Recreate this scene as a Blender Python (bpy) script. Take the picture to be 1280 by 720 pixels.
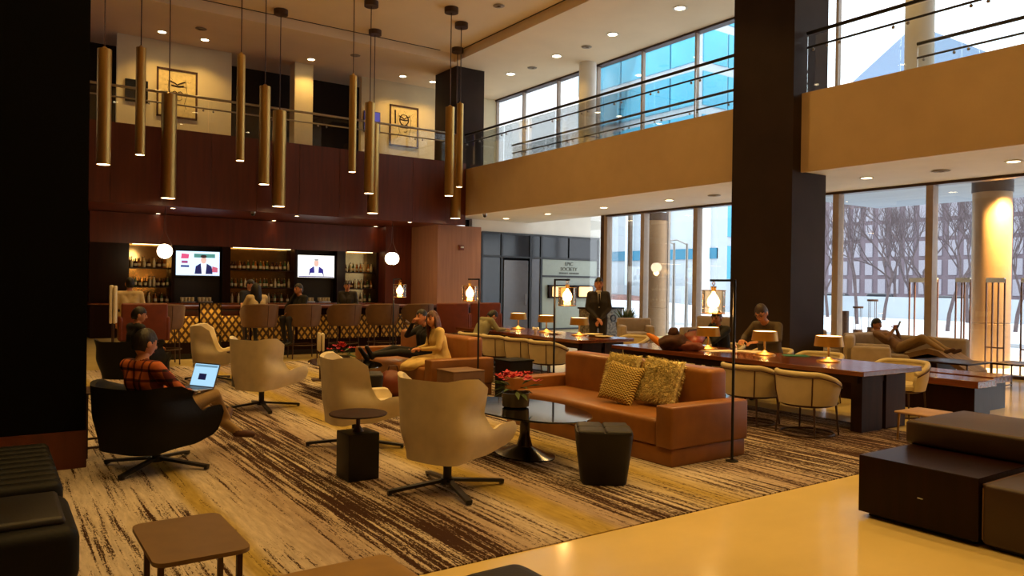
import bpy, bmesh, math, random
from mathutils import Vector, Matrix, Euler
import numpy as np
random.seed(7)
for o in list(bpy.data.objects): bpy.data.objects.remove(o)
SC = bpy.context.scene
COL = SC.collection
PI = math.pi
# ------------------------------------------------------------------ camera
yaw, pitch, roll = 0.60373907, -0.00477866, -0.01407368
fwd = Vector((math.sin(yaw)*math.cos(pitch), math.cos(yaw)*math.cos(pitch), math.sin(pitch)))
rt = Vector((math.cos(yaw), -math.sin(yaw), 0)); dn = fwd.cross(rt)
r2 = math.cos(roll)*rt + math.sin(roll)*dn; d2 = -math.sin(roll)*rt + math.cos(roll)*dn
cam = bpy.data.cameras.new('camera'); cam.sensor_width = 36; cam.lens = 951.25*36/1280; cam.clip_end = 500
co = bpy.data.objects.new('camera', cam); COL.objects.link(co)
co.matrix_world = Matrix(((r2.x, -d2.x, -fwd.x, 0), (r2.y, -d2.y, -fwd.y, 0), (r2.z, -d2.z, -fwd.z, 1.7), (0, 0, 0, 1)))
SC.camera = co
# ------------------------------------------------------------------ world, exposure
vs = SC.view_settings
vs.view_transform = 'Standard'; vs.look = 'None'; vs.exposure = 0.08; vs.gamma = 1.0; vs.use_curve_mapping = False
W = bpy.data.worlds.new('overcast_sky'); SC.world = W; W.use_nodes = True
bgn = W.node_tree.nodes['Background']; bgn.inputs[0].default_value = (0.90, 0.95, 1.0, 1); bgn.inputs[1].default_value = 2.7
WARM = (1.0, 0.60, 0.17)
WARM2 = (1.0, 0.62, 0.22)
K_TRAY, K_PER, K_SOF, K_PEND = 290.0, 115.0, 75.0, 45.0     # lamp powers (W)

# ------------------------------------------------------------------ materials
def L(c):
    return tuple(((x/255)/12.92 if x/255 <= .04045 else ((x/255+.055)/1.055)**2.4) for x in c) + (1,)
_mats = {}
def mat(name, c, rough=.6, metal=0., var=.12, vscale=8., bump=0., bscale=60., stretch=(1, 1, 1), spec=.5, emit=None, estr=0., sheen=0., c2=None, coat=0.):
    if name in _mats: return _mats[name]
    m = bpy.data.materials.new(name); m.use_nodes = True; _mats[name] = m
    nt = m.node_tree; N = nt.nodes; K = nt.links; p = N['Principled BSDF']
    p.inputs['Roughness'].default_value = rough; p.inputs['Metallic'].default_value = metal
    p.inputs['Specular IOR Level'].default_value = spec
    if coat: p.inputs['Coat Weight'].default_value = coat; p.inputs['Coat Roughness'].default_value = .08
    if sheen: p.inputs['Sheen Weight'].default_value = sheen
    tc = N.new('ShaderNodeTexCoord'); mp = N.new('ShaderNodeMapping'); mp.inputs['Scale'].default_value = stretch
    K.new(tc.outputs['Object'], mp.inputs['Vector'])
    nz = N.new('ShaderNodeTexNoise'); nz.inputs['Scale'].default_value = vscale; nz.inputs['Detail'].default_value = 5
    K.new(mp.outputs[0], nz.inputs['Vector'])
    rp = N.new('ShaderNodeValToRGB'); a = L(c)
    lo = tuple(x*(1-var) for x in a[:3])+(1,); hi = tuple(min(1, x*(1+var)) for x in a[:3])+(1,)
    if c2: lo, hi = a, L(c2)
    rp.color_ramp.elements[0].color = lo; rp.color_ramp.elements[1].color = hi
    rp.color_ramp.elements[0].position = .3; rp.color_ramp.elements[1].position = .7
    K.new(nz.outputs['Fac'], rp.inputs['Fac']); K.new(rp.outputs[0], p.inputs['Base Color'])
    if bump:
        n2 = N.new('ShaderNodeTexNoise'); n2.inputs['Scale'].default_value = bscale; n2.inputs['Detail'].default_value = 3
        K.new(mp.outputs[0], n2.inputs['Vector'])
        b = N.new('ShaderNodeBump'); b.inputs['Strength'].default_value = bump; b.inputs['Distance'].default_value = .02
        K.new(n2.outputs['Fac'], b.inputs['Height']); K.new(b.outputs[0], p.inputs['Normal'])
    if emit:
        p.inputs['Emission Color'].default_value = L(emit); p.inputs['Emission Strength'].default_value = estr
    return m
def glow(name, rgb, s):
    if name in _mats: return _mats[name]
    m = bpy.data.materials.new(name); m.use_nodes = True; _mats[name] = m
    p = m.node_tree.nodes['Principled BSDF']; p.inputs['Base Color'].default_value = (.03, .03, .03, 1)
    p.inputs['Emission Color'].default_value = (*rgb, 1); p.inputs['Emission Strength'].default_value = s
    return m
def glass(name, tint=(1, 1, 1), refl=.08, rough=0.):
    if name in _mats: return _mats[name]
    m = bpy.data.materials.new(name); m.use_nodes = True; _mats[name] = m
    nt = m.node_tree; N = nt.nodes; K = nt.links; N.remove(N['Principled BSDF'])
    t = N.new('ShaderNodeBsdfTransparent'); t.inputs[0].default_value = (*tint, 1)
    g = N.new('ShaderNodeBsdfGlossy'); g.inputs['Roughness'].default_value = rough
    mx = N.new('ShaderNodeMixShader'); fr = N.new('ShaderNodeLayerWeight'); fr.inputs[0].default_value = .25
    mr = N.new('ShaderNodeMapRange'); mr.inputs['To Min'].default_value = refl*.5; mr.inputs['To Max'].default_value = .6
    K.new(fr.outputs['Fresnel'], mr.inputs['Value']); K.new(mr.outputs[0], mx.inputs[0])
    K.new(t.outputs[0], mx.inputs[1]); K.new(g.outputs[0], mx.inputs[2]); K.new(mx.outputs[0], N['Material Output'].inputs[0])
    return m
def wood(name, c, c2, rough=.4, scale=3., axis=2, coat=0., spec=.5):
    st = [7., 7., 7.]; st[axis] = .5
    return mat(name, c, rough=rough, c2=c2, vscale=scale, stretch=tuple(st), coat=coat, spec=spec, bump=.05, bscale=8)

M_cream = mat('cream_upholstery', (230, 214, 176), .85, var=.1, vscale=5, bump=.06, bscale=220, sheen=.2, spec=.2)
M_tub = mat('cream_leather', (206, 188, 144), .6, var=.06, bump=.03, bscale=150)
M_pipe = mat('brown_piping', (70, 34, 18), .5)
M_cognac = mat('cognac_leather', (140, 88, 36), .42, var=.22, vscale=3.5, bump=.08, bscale=90)
M_black = mat('black_metal', (16, 13, 12), .4, var=.2)
M_blackfab = mat('black_leather', (7, 5, 5), .6, spec=.25, var=.3, bump=.1, bscale=60)
M_dkstool = mat('dark_brown_leather', (21, 14, 11), .55, var=.2, bump=.08, bscale=80)
M_stool = mat('taupe_leather', (112, 82, 56), .6, var=.12, bump=.04)
M_redlea = mat('oxblood_leather', (112, 46, 22), .5, var=.15)
M_table = wood('walnut_top', (92, 44, 22), (128, 66, 34), .16, 2., 1, coat=.4)
M_tableleg = wood('dark_walnut', (40, 22, 15), (58, 32, 20), .6, 2., 2, spec=.2)
M_redwood = wood('mahogany_panel', (82, 34, 17), (102, 44, 22), .42, 1.5, 2)
M_barwood = wood('bar_mahogany', (78, 28, 14), (100, 40, 22), .38, 1.5, 2)
M_pier = wood('brown_veneer', (152, 106, 78), (170, 120, 90), .5, 1.5, 2)
M_colm = mat('charcoal_column', (46, 33, 28), .65, var=.15, vscale=2, spec=.2)
M_espresso = wood('espresso_veneer', (26, 11, 7), (36, 14, 9), .3, 2., 2, spec=.14)
M_tan = mat('tan_wallcovering', (194, 166, 126), .8, var=.04, vscale=2, bump=.02, bscale=200)
M_white = mat('white_plaster', (226, 220, 208), .85, var=.03, vscale=2)
M_ceil = mat('ceiling_plaster', (232, 212, 178), .9, var=.03, vscale=1)
M_upwall = mat('cream_plaster', (226, 212, 176), .85, var=.03, vscale=2)
M_dark = mat('dark_recess', (30, 20, 16), .7, var=.2)
M_brass = mat('brushed_brass', (188, 150, 84), .38, 1., var=.08, vscale=4, stretch=(30, 30, .5))
M_gold = mat('gold_shade', (190, 140, 60), .45, .7, var=.06)
M_steel = mat('brushed_steel', (160, 156, 150), .3, 1., var=.08)
M_bronze = mat('bronze_frame', (74, 52, 40), .45, .3, var=.1)
M_mull = mat('grey_bronze_mullion', (172, 154, 138), .5, .2, var=.06)
M_grey = mat('grey_wool', (168, 150, 130), .85, var=.1, bump=.06, bscale=150)
M_sglass = mat('smoked_glass', (38, 40, 46), .12, var=.06)
M_frost = mat('frosted_panel', (150, 158, 146), .35, var=.04)
M_porc = mat('white_porcelain', (232, 226, 212), .25, var=.03)
M_skin = mat('skin', (205, 140, 100), .5, var=.05, vscale=20)
M_skin2 = mat('skin_tan', (180, 118, 82), .5, var=.05, vscale=20)
M_hair = mat('dark_hair', (24, 16, 12), .45, var=.4, vscale=40, stretch=(1, 1, .15), bump=.3, bscale=80)
M_hairb = mat('brown_hair', (78, 42, 24), .4, var=.35, vscale=40, stretch=(1, 1, .12), bump=.3, bscale=80)
M_eye = mat('eye_dark', (26, 20, 18), .2)
M_lip = mat('lip', (160, 84, 70), .5)
M_glassP = glass('clear_glass', (.97, .99, 1.), .06)
M_railglass = glass('rail_glass', (.96, .98, .98), .05)
M_lantern = glass('amber_lantern_glass', (1., .86, .7), .12)
M_snow = mat('snow', (236, 240, 246), .9, var=.05, vscale=.4, bump=.2, bscale=1.5)

# ------------------------------------------------------------------ mesh builder
class B:
    def __init__(s): s.v = []; s.f = []
    def add(s, v, f):
        n = len(s.v); s.v += [tuple(p) for p in v]; s.f += [tuple(i+n for i in q) for q in f]; return s
    def box(s, x0, x1, y0, y1, z0, z1):
        return s.add([(x0, y0, z0), (x1, y0, z0), (x1, y1, z0), (x0, y1, z0), (x0, y0, z1), (x1, y0, z1), (x1, y1, z1), (x0, y1, z1)],
                     [(0, 3, 2, 1), (4, 5, 6, 7), (0, 1, 5, 4), (1, 2, 6, 5), (2, 3, 7, 6), (3, 0, 4, 7)])
    def rbox(s, x0, x1, y0, y1, z0, z1, r=.03, n=3):
        r = min(r, (x1-x0)/2-1e-4, (y1-y0)/2-1e-4, (z1-z0)/2-1e-4)
        cx, cy, cz = (x0+x1)/2, (y0+y1)/2, (z0+z1)/2; hx, hy, hz = (x1-x0)/2-r, (y1-y0)/2-r, (z1-z0)/2-r
        vv = []; rows = 0
        for sz in (-1, 1):
            for i in range(n+1):
                ph = (-PI/2+PI/2*i/n) if sz < 0 else PI/2*i/n
                rows += 1
                for q in range(4):
                    sx = (1, -1, -1, 1)[q]; sy = (1, 1, -1, -1)[q]
                    for j in range(n+1):
                        th = PI/2*(q+j/n)
                        vv.append((cx+sx*hx+r*math.cos(ph)*math.cos(th), cy+sy*hy+r*math.cos(ph)*math.sin(th), cz+sz*hz+r*math.sin(ph)))
        m = 4*(n+1); ff = []
        for i in range(rows-1):
            for j in range(m):
                ff.append((i*m+j, i*m+(j+1) % m, (i+1)*m+(j+1) % m, (i+1)*m+j))
        ff.append(tuple(reversed(range(m)))); ff.append(tuple(range((rows-1)*m, rows*m)))
        return s.add(vv, ff)
    def rings(s, rs, closed=True, cap=True):
        m = len(rs[0]); vv = [p for r in rs for p in r]; ff = []
        for i in range(len(rs)-1):
            for j in range(m if closed else m-1):
                ff.append((i*m+j, i*m+(j+1) % m, (i+1)*m+(j+1) % m, (i+1)*m+j))
        if cap: ff.append(tuple(reversed(range(m)))); ff.append(tuple(range((len(rs)-1)*m, len(rs)*m)))
        return s.add(vv, ff)
    def lathe(s, prof, n=24, c=(0, 0, 0), cap=True, sx=1., sy=1.):
        return s.rings([[(c[0]+sx*r*math.cos(2*PI*k/n), c[1]+sy*r*math.sin(2*PI*k/n), c[2]+z) for k in range(n)] for r, z in prof], cap=cap)
    def tube(s, path, r, n=8, cap=True, flat=1.):
        P = [Vector(p) for p in path]; rs = []
        R = r if isinstance(r, (list, tuple)) else [r]*len(P)
        up = Vector((0, 0, 1)); t0 = (P[1]-P[0]).normalized()
        if abs(t0.dot(up)) > .95: up = Vector((1, 0, 0))
        for i, p in enumerate(P):
            a = P[max(0, i-1)]; b = P[min(len(P)-1, i+1)]; t = (b-a)
            if t.length < 1e-9: t = t0.copy()
            t.normalize(); x = up.cross(t)
            if x.length < 1e-4: x = Vector((1, 0, 0))
            x.normalize(); y = t.cross(x); up = y.copy() if abs(y.z) < .2 and False else up
            rs.append([tuple(p+R[i]*(math.cos(2*PI*k/n)*x+flat*math.sin(2*PI*k/n)*y)) for k in range(n)])
        return s.rings(rs, cap=cap)
    def cyl(s, p0, p1, r0, r1=None, n=12): return s.tube([p0, p1], [r0, r0 if r1 is None else r1], n)
    def bar(s, p0, p1, w, h):
        P0, P1 = Vector(p0), Vector(p1); t = (P1-P0).normalized(); up = Vector((0, 0, 1)) if abs(t.z) < .95 else Vector((0, 1, 0))
        x = up.cross(t).normalized()*w/2; y = t.cross(x.normalized())*h/2
        return s.rings([[tuple(p-x-y), tuple(p+x-y), tuple(p+x+y), tuple(p-x+y)] for p in (P0, P1)])
    def prism(s, poly, z0, z1):
        return s.rings([[(x, y, z0) for x, y in poly], [(x, y, z1) for x, y in poly]])
    def ell(s, c, r, n=14, m=9):
        rs = []
        for i in range(m+1):
            ph = -PI/2+PI*(i+.02)/(m+.04); rs.append([(c[0]+r[0]*math.cos(ph)*math.cos(2*PI*k/n), c[1]+r[1]*math.cos(ph)*math.sin(2*PI*k/n), c[2]+r[2]*math.sin(ph)) for k in range(n)])
        return s.rings(rs)
    def xf(s, M):
        s.v = [tuple(M @ Vector(p)) for p in s.v]; return s
    def rot(s, rx=0, ry=0, rz=0, loc=(0, 0, 0)):
        return s.xf(Matrix.Translation(loc) @ Euler((rx, ry, rz)).to_matrix().to_4x4())
def mesh(name, b, sharp=38):
    me = bpy.data.meshes.new(name); me.from_pydata(b.v, [], b.f); me.update()
    bm = bmesh.new(); bm.from_mesh(me); bmesh.ops.recalc_face_normals(bm, faces=bm.faces); bm.to_mesh(me); bm.free()
    me.polygons.foreach_set('use_smooth', [True]*len(me.polygons)); me.set_sharp_from_angle(angle=math.radians(sharp))
    return me
def obj(name, b, m, parent=None, loc=None, rz=0., sharp=38):
    me = b if isinstance(b, bpy.types.Mesh) else mesh(name, b, sharp)
    o = bpy.data.objects.new(name, me); COL.objects.link(o)
    if m and not me.materials:
        for q in (m if isinstance(m, (list, tuple)) else [m]): me.materials.append(q)
    if parent: o.parent = parent
    if loc is not None: o.location = loc
    if rz: o.rotation_euler = (0, 0, rz)
    return o
def tag(o, label, cat, group=None):
    o['label'] = label; o['category'] = cat
    if group: o['group'] = group
    return o
def thing(name, label, cat, loc=(0, 0, 0), rz=0., group=None):
    o = bpy.data.objects.new(name, None); COL.objects.link(o); o.empty_display_size = .1
    o.location = loc; o.rotation_euler = (0, 0, rz); return tag(o, label, cat, group)
def struct(name, b, m, parent=None):
    o = obj(name, b, m, parent)
    if not parent: o['kind'] = 'structure'
    return o
def dup(root, loc=None, rz=None, label=None, group=None):
    def cp(o, par):
        c = o.copy(); COL.objects.link(c); c.parent = par
        for ch in o.children: cp(ch, c)
        return c
    r = cp(root, None)
    if loc is not None: r.location = loc
    if rz is not None: r.rotation_euler = (0, 0, rz)
    if label: r['label'] = label
    if group: r['group'] = group
    return r
def lamp(name, kind, loc, power, color=WARM, size=.06, parent=None, spot=100, blend=.6, rot=(0, 0, 0)):
    l = bpy.data.lights.new(name, kind); l.energy = power; l.color = color
    if kind == 'SPOT': l.spot_size = math.radians(spot); l.spot_blend = blend
    if kind == 'AREA': l.shape = 'RECTANGLE'; l.size = size[0]; l.size_y = size[1]
    else: l.shadow_soft_size = size
    o = bpy.data.objects.new(name, l); COL.objects.link(o); o.location = loc; o.rotation_euler = rot
    if parent: o.parent = parent
    return o
ORD = ['first', 'second', 'third', 'fourth', 'fifth', 'sixth', 'seventh', 'eighth', 'ninth', 'tenth', 'eleventh', 'twelfth', 'thirteenth']
# ------------------------------------------------------------------ constants of the place (metres)
XF, XW, YM, YB = 13.07, 16.5, 21.7, 25.2
ZS, ZF, ZC, ZT = 3.98, 5.50, 8.94, 9.22
# ------------------------------------------------------------------ floor materials
def carpet_material():
    m = bpy.data.materials.new('striped_carpet'); m.use_nodes = True; nt = m.node_tree; N = nt.nodes; K = nt.links; p = N['Principled BSDF']
    p.inputs['Roughness'].default_value = .95; p.inputs['Specular IOR Level'].default_value = .1
    tc = N.new('ShaderNodeTexCoord'); sx = N.new('ShaderNodeSeparateXYZ'); K.new(tc.outputs['Object'], sx.inputs[0])
    wob = N.new('ShaderNodeTexNoise'); wob.inputs['Scale'].default_value = .35; K.new(tc.outputs['Object'], wob.inputs['Vector'])
    ad = N.new('ShaderNodeMath'); ad.operation = 'MULTIPLY_ADD'; K.new(wob.outputs['Fac'], ad.inputs[0]); ad.inputs[1].default_value = .25; K.new(sx.outputs[0], ad.inputs[2])
    dv = N.new('ShaderNodeMath'); dv.operation = 'DIVIDE'; K.new(ad.outputs[0], dv.inputs[0]); dv.inputs[1].default_value = 10.
    def noise(scale, detail=4, rough=.6):
        mp = N.new('ShaderNodeMapping'); mp.inputs['Scale'].default_value = scale; K.new(tc.outputs['Object'], mp.inputs[0])
        n = N.new('ShaderNodeTexNoise'); n.inputs['Scale'].default_value = 1.; n.inputs['Detail'].default_value = detail; n.inputs['Roughness'].default_value = rough
        K.new(mp.outputs[0], n.inputs['Vector']); return n.outputs['Fac']
    def math_(op, a, b):
        q = N.new('ShaderNodeMath'); q.operation = op
        for i, v in enumerate((a, b)):
            if isinstance(v, (int, float)): q.inputs[i].default_value = v
            else: K.new(v, q.inputs[i])
        return q.outputs[0]
    rp = N.new('ShaderNodeValToRGB'); K.new(dv.outputs[0], rp.inputs[0]); cr = rp.color_ramp
    dens = [(0, .36), (.09, .42), (.115, .5), (.135, .42), (.15, .36), (.19, .37), (.205, .52), (.235, .64), (.262, .62), (.285, .55), (.30, .44), (.34, .42), (.36, .36), (.385, .4), (.41, .6), (.44, .62), (.47, .46), (.52, .42), (.56, .55), (.60, .52), (.66, .6), (.75, .66), (.86, .6)]
    dens = dens[:23]
    cr.elements[0].position, cr.elements[0].color = dens[0][0], (dens[0][1],)*3+(1,)
    cr.elements[1].position, cr.elements[1].color = dens[-1][0], (dens[-1][1],)*3+(1,)
    for q, d in dens[1:-1]:
        e = cr.elements.new(q); e.color = (d, d, d, 1)
    s1 = noise((26, .8, 1), 3); s2 = noise((90, 24, 1), 6, .8); s3 = noise((2.2, .5, 1), 2)
    t = math_('ADD', rp.outputs[0], math_('MULTIPLY', math_('SUBTRACT', s1, .5), 1.25))
    t = math_('ADD', t, math_('MULTIPLY', math_('SUBTRACT', s2, .5), 1.15))
    t = math_('ADD', t, math_('MULTIPLY', math_('SUBTRACT', s3, .5), .3))
    mr = N.new('ShaderNodeMapRange'); mr.interpolation_type = 'SMOOTHSTEP'; mr.inputs['From Min'].default_value = .5; mr.inputs['From Max'].default_value = .60
    K.new(t, mr.inputs['Value'])
    # base tone: cream, taupe and mustard bands of the design
    bp = N.new('ShaderNodeValToRGB'); K.new(dv.outputs[0], bp.inputs[0]); br = bp.color_ramp
    cream, taupe, must = L((210, 194, 172)), L((178, 156, 138)), L((182, 156, 84))
    band = [(0, cream), (.133, cream), (.14, must), (.15, must), (.157, cream), (.20, taupe), (.24, cream), (.29, taupe), (.335, cream), (.35, must), (.368, must), (.38, taupe), (.45, cream), (.5, must), (.54, cream), (.6, taupe), (.68, cream), (.8, taupe)]
    br.elements[0].position, br.elements[0].color = band[0]; br.elements[1].position, br.elements[1].color = band[-1]
    for q, c in band[1:-1]:
        e = br.elements.new(q); e.color = c
    sh = N.new('ShaderNodeMix'); sh.data_type = 'RGBA'; sh.blend_type = 'MULTIPLY'; sh.inputs[0].default_value = .55
    K.new(bp.outputs[0], sh.inputs[6])
    g2 = N.new('ShaderNodeValToRGB'); g2.color_ramp.elements[0].position = .3; g2.color_ramp.elements[1].position = .7
    g2.color_ramp.elements[0].color = (.45, .42, .4, 1); g2.color_ramp.elements[1].color = (1.15, 1.15, 1.15, 1); K.new(noise((30, 4, 1), 4), g2.inputs[0]); K.new(g2.outputs[0], sh.inputs[7])
    mx = N.new('ShaderNodeMix'); mx.data_type = 'RGBA'; K.new(mr.outputs[0], mx.inputs[0]); K.new(sh.outputs[2], mx.inputs[6]); mx.inputs[7].default_value = L((62, 40, 30))
    K.new(mx.outputs[2], p.inputs['Base Color'])
    b = N.new('ShaderNodeBump'); b.inputs['Strength'].default_value = .35; b.inputs['Distance'].default_value = .01; K.new(s2, b.inputs['Height']); K.new(b.outputs[0], p.inputs['Normal'])
    return m
M_marble = mat('honey_marble', (230, 204, 136), .14, var=.09, vscale=.8, stretch=(1, 1.6, 1), spec=.55)
struct('floor', B().box(-6, XW, -6, YB, -.3, 0), M_marble)
struct('floor_carpet', B().box(-6, 9.05, 3.93, 15.9, 0, .008), carpet_material())
struct('floor_entrance', B().box(XW, 20.4, 18.5, 22.9, -.3, 0), M_marble)
# ------------------------------------------------------------------ enclosing walls and ceiling
struct('wall_left', B().box(-6.2, -6, -6, YB, 0, ZT), M_redwood)
struct('wall_front', B().box(-6.2, XW, -6.2, -6, 0, ZT), M_tan)
struct('ceiling', B().box(-6.2, 12.53, -6.2, 21.66, ZT, ZT+.2), M_ceil)
struct('ceiling_perimeter', B().box(12.53, XW+.1, -6.2, 27, ZC, ZC+.5).box(-6.2, 12.53, 21.66, 27, ZC, ZC+.5), M_ceil)
struct('trim_1', B().box(12.45, 12.49, 2, 21.6, ZT-.012, ZT).box(-6, 11.95, 21.58, 21.62, ZT-.012, ZT), M_dark)   # slot air diffuser
# upper back wall: cream segments with dark openings between
struct('wall_back_upper', B().box(3.09, 6.35, YB-.1, YB+.1, ZF-.1, ZC).box(10.77, 13.6, YB-.1, YB+.1, ZF-.1, ZC).box(8.29, 8.91, YB-.4, YB+.1, ZF-.1, ZC).box(13.6, XW, YB-.1, YB+.1, ZF-.1, ZC), M_upwall)
struct('wall_recess_upper', B().box(-6.2, XW, 26.6, 26.8, ZF-.2, ZC), M_dark)
struct('wall_back', B().box(-6.2, 12.4, YB, YB+.2, 0, 3.66), M_barwood)
# right mezzanine: slab, tan fascia
struct('ceiling_soffit', B().box(XF+.02, XW, -6.2, YB+1.4, ZS, ZF-.06), M_white)
struct('wall_fascia', B().box(XF-.03, XF+.02, -6.2, YM, ZS-.02, ZF), M_tan)
# bar mezzanine: slab and mahogany panels
struct('ceiling_bar_soffit', B().box(-6.2, XF-.03, YM+.06, YB+1.4, 3.66, ZF-.06), M_barwood)
fas = struct('wall_bar_fascia', B().box(-6.2, XF-.03, YM, YM+.06, 3.64, 5.68), M_dark)
x = -6.0; k = 0
while x < XF-.1:
    w = min(1.22, XF-.035-x)
    struct('panel', B().box(x+.004, x+w-.004, YM-.025, YM, 3.64, 5.68), M_redwood, fas); x += 1.22
# charcoal columns
struct('column_main', B().box(12.78, 13.88, 9.05, 10.50, 0, ZC+.3), M_colm)
struct('column_corner_upper', B().box(12.78, 13.88, 21.96, 23.4, ZF-.06, ZC+.1), M_colm)
cl = struct('column_left', B().box(-1.6, .74, 7.77, 9.3, 0.0, ZT), mat('black_lacquer', (6, 5, 4), .7, var=.1, spec=.1))
struct('skirting', B().box(-.2, .745, 7.755, 7.77, 0, .34), M_redwood, cl)
struct('pier_wood', B().box(12.35, 14.05, 22.3, YB, 0, 3.66), M_pier)
struct('wall_bar_side', B().box(11.35, 12.35, 24.2, YB, 0, 3.66), M_barwood)
# ------------------------------------------------------------------ windows
def wmt(name):
    o = bpy.data.objects.new(name, None); COL.objects.link(o); o['kind'] = 'structure'; return o
PANE = {}
def window_run(name, ys, z0, z1, mullm, md=.22, mw=.15):
    w = wmt(name)
    for i in range(len(ys)-1):
        a, b_ = ys[i], ys[i+1]
        struct('pane', B().box(XW+.03, XW+.045, a+mw/2-.02, b_-mw/2+.02, z0+.03, z1-.03), M_glassP, w)
    for y in ys: struct('mullion', B().box(XW-md/2, XW+md/2, y-mw/2, y+mw/2, z0, z1), mullm, w)
    struct('head', B().box(XW-.12, XW+.14, ys[0], ys[-1], z1-.06, z1), M_bronze, w)
    struct('sill', B().box(XW-.1, XW+.14, ys[0], ys[-1], z0, z0+.06), M_bronze, w)
    return w
window_run('window_1', [-.2, 1.9, 4.0, 6.1, 8.26, 10.42, 12.58, 14.73, 16.83, 18.5], 0, ZS, M_mull)
window_run('window_2', [-.2, 1.9, 4.05, 6.2, 8.36, 10.49, 12.7, 14.85, 17.0, 19.08, 21.2, 23.29, 25.1], ZF-.02, ZC, M_mull, .12, .07)
struct('wall_right', B().box(XW-.1, XW+.1, -6.2, -.2, 0, ZC), M_tan)
# inner upper columns behind the rail
for i, y in enumerate((19.1, 8.35)):
    struct('column_gallery', B().lathe([(.28, ZF-.06), (.28, ZC)], 28, (16.05, y, 0)), M_white)
# entrance alcove beyond the end of the window wall
struct('wall_entrance', B().box(XF+.98, 20.6, 22.9, 23.1, 3.56, 5.2).box(19.95, 20.6, 22.9, 23.1, 0, 3.6), M_white)
struct('ceiling_entrance', B().box(XW+.1, 20.6, 19.5, 23.1, 5.2, 5.3), M_white)
struct('wall_entrance_jamb', B().box(XW-.1, XW+.12, 18.5, 18.75, 0, ZS), M_bronze)
w3 = wmt('window_3')
for a, b_ in ((16.7, 18.5), (18.55, 20.4)):
    struct('pane', B().box(a, b_, 19.6, 19.615, .05, 5.15), M_glassP, w3)
for a in (18.52, 20.4): struct('mullion', B().box(a-.05, a+.05, 19.55, 19.68, 0, 5.2), M_mull, w3)
struct('wall_storefront_light_block', B().box(XF+.98, 20.6, 23.3, 23.4, 0, 5.3), M_dark)  # added dark sheet, stops bright outdoors leaking through the storefront gaps
# storefront of smoked glass at the back of the alcove
sf = wmt('wall_storefront'); YS = 22.9
def sfp(name, x0, x1, z0, z1, m, y0=YS-.02, y1=YS+.02): return struct(name, B().box(x0, x1, y0, y1, z0, z1), m, sf)
for a, b_ in ((14.45, 15.3), (15.3, 17.08), (17.08, 18.4), (18.4, 19.9)): sfp('transom_pane', a+.04, b_-.04, 2.74, 3.52, M_sglass)
sfp('pane', 14.49, 15.26, .1, 2.66, M_sglass)
dr = sfp('door_leaf', 15.42, 16.5, .05, 2.58, mat('door_glass', (92, 92, 98), .15, var=.05))
struct('door_handle', B().cyl((16.36, YS-.07, .95), (16.36, YS-.07, 1.35), .015), M_steel, dr)
sfp('side_pane', 16.66, 17.04, .1, 2.66, mat('door_glass', (92, 92, 98), .15))
for a in (14.45, 15.3, 16.58, 17.08, 19.9): sfp('frame_post', a-.04, a+.04, 0, 3.56, M_black, YS-.06, YS+.03)
for z in (.03, 2.70, 3.54): sfp('frame_rail', 14.45, 19.9, z-.035, z+.035, M_black, YS-.055, YS+.03)
sgn = sfp('sign_panel', 17.16, 19.84, 2.06, 2.66, M_frost)
sfp('frame_rail', 17.12, 19.86, 1.99, 2.06, M_black, YS-.055, YS+.03)
sfp('lower_panel', 17.16, 19.84, .05, 1.99, M_frost)
def text(name, s, size, loc, rot, m, parent, align='CENTER', sx=1.):
    cu = bpy.data.curves.new(name, 'FONT'); cu.body = s; cu.size = size; cu.align_x = align; cu.extrude = .004
    t = bpy.data.objects.new(name, cu); COL.objects.link(t)
    dg = bpy.context.evaluated_depsgraph_get(); me = bpy.data.meshes.new_from_object(t.evaluated_get(dg)); bpy.data.objects.remove(t)
    o = bpy.data.objects.new(name, me); COL.objects.link(o); me.materials.clear(); me.materials.append(m); o.location = loc; o.rotation_euler = rot; o.scale = (sx, 1, 1); o.parent = parent
    return o
M_ink = mat('sign_ink', (74, 74, 66), .6)
text('sign_lettering', 'EPIC', .19, (18.42, YS-.03, 2.45), (PI/2, 0, 0), M_ink, sgn, sx=1.1)
text('sign_lettering', 'SOCIETY', .19, (18.42, YS-.03, 2.25), (PI/2, 0, 0), M_ink, sgn, sx=1.1)
tick = B(); xx = 17.95
for k in range(18):
    if k != 8: tick.box(xx, xx+.035, YS-.027, YS-.02, 2.125, 2.185)
    xx += .055
struct('sign_small_print', tick, M_ink, sgn)
# wall-mounted cabinet with two lit boxes, and speckled host counter
cab = thing('display_cabinet', 'dark framed wall cabinet with two glowing lamps behind the standing man', 'cabinet', (17.4, YS-.2, 1.2))
obj('frame', B().box(0, 2.3, .05, .17, 0, .04).box(0, 2.3, .05, .17, .46, .5).box(0, .05, .05, .17, 0, .5).box(2.25, 2.3, .05, .17, 0, .5).box(1.2, 1.28, .05, .17, 0, .5).box(0, 2.3, .15, .17, 0, .5), M_espresso, cab)
for xx in (.2, 1.5): obj('light_box', B().rbox(xx, xx+.6, 0.02, .14, .06, .44, .03), glow('warm_lightbox', (1, .62, .24), 2.2), cab)
M_terr = mat('speckled_stone', (170, 160, 140), .4, c2=(40, 34, 30), vscale=14)
hc = thing('host_counter', 'speckled black and white stone host counter behind the standing man', 'counter', (15.0, 17.6, 0), .0)
obj('body', B().box(0, 1.35, 0, .5, 0, .98), M_terr, hc); obj('top', B().rbox(-.04, 1.39, -.04, .54, .98, 1.03, .012), M_espresso, hc)
obj('ring_emblem', B().lathe([(.08, 0), (.11, 0), (.11, .02), (.08, .02)], 20, cap=False).rot(PI/2, 0, 0, (.95, 0.0, .7)), M_black, hc)
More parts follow.
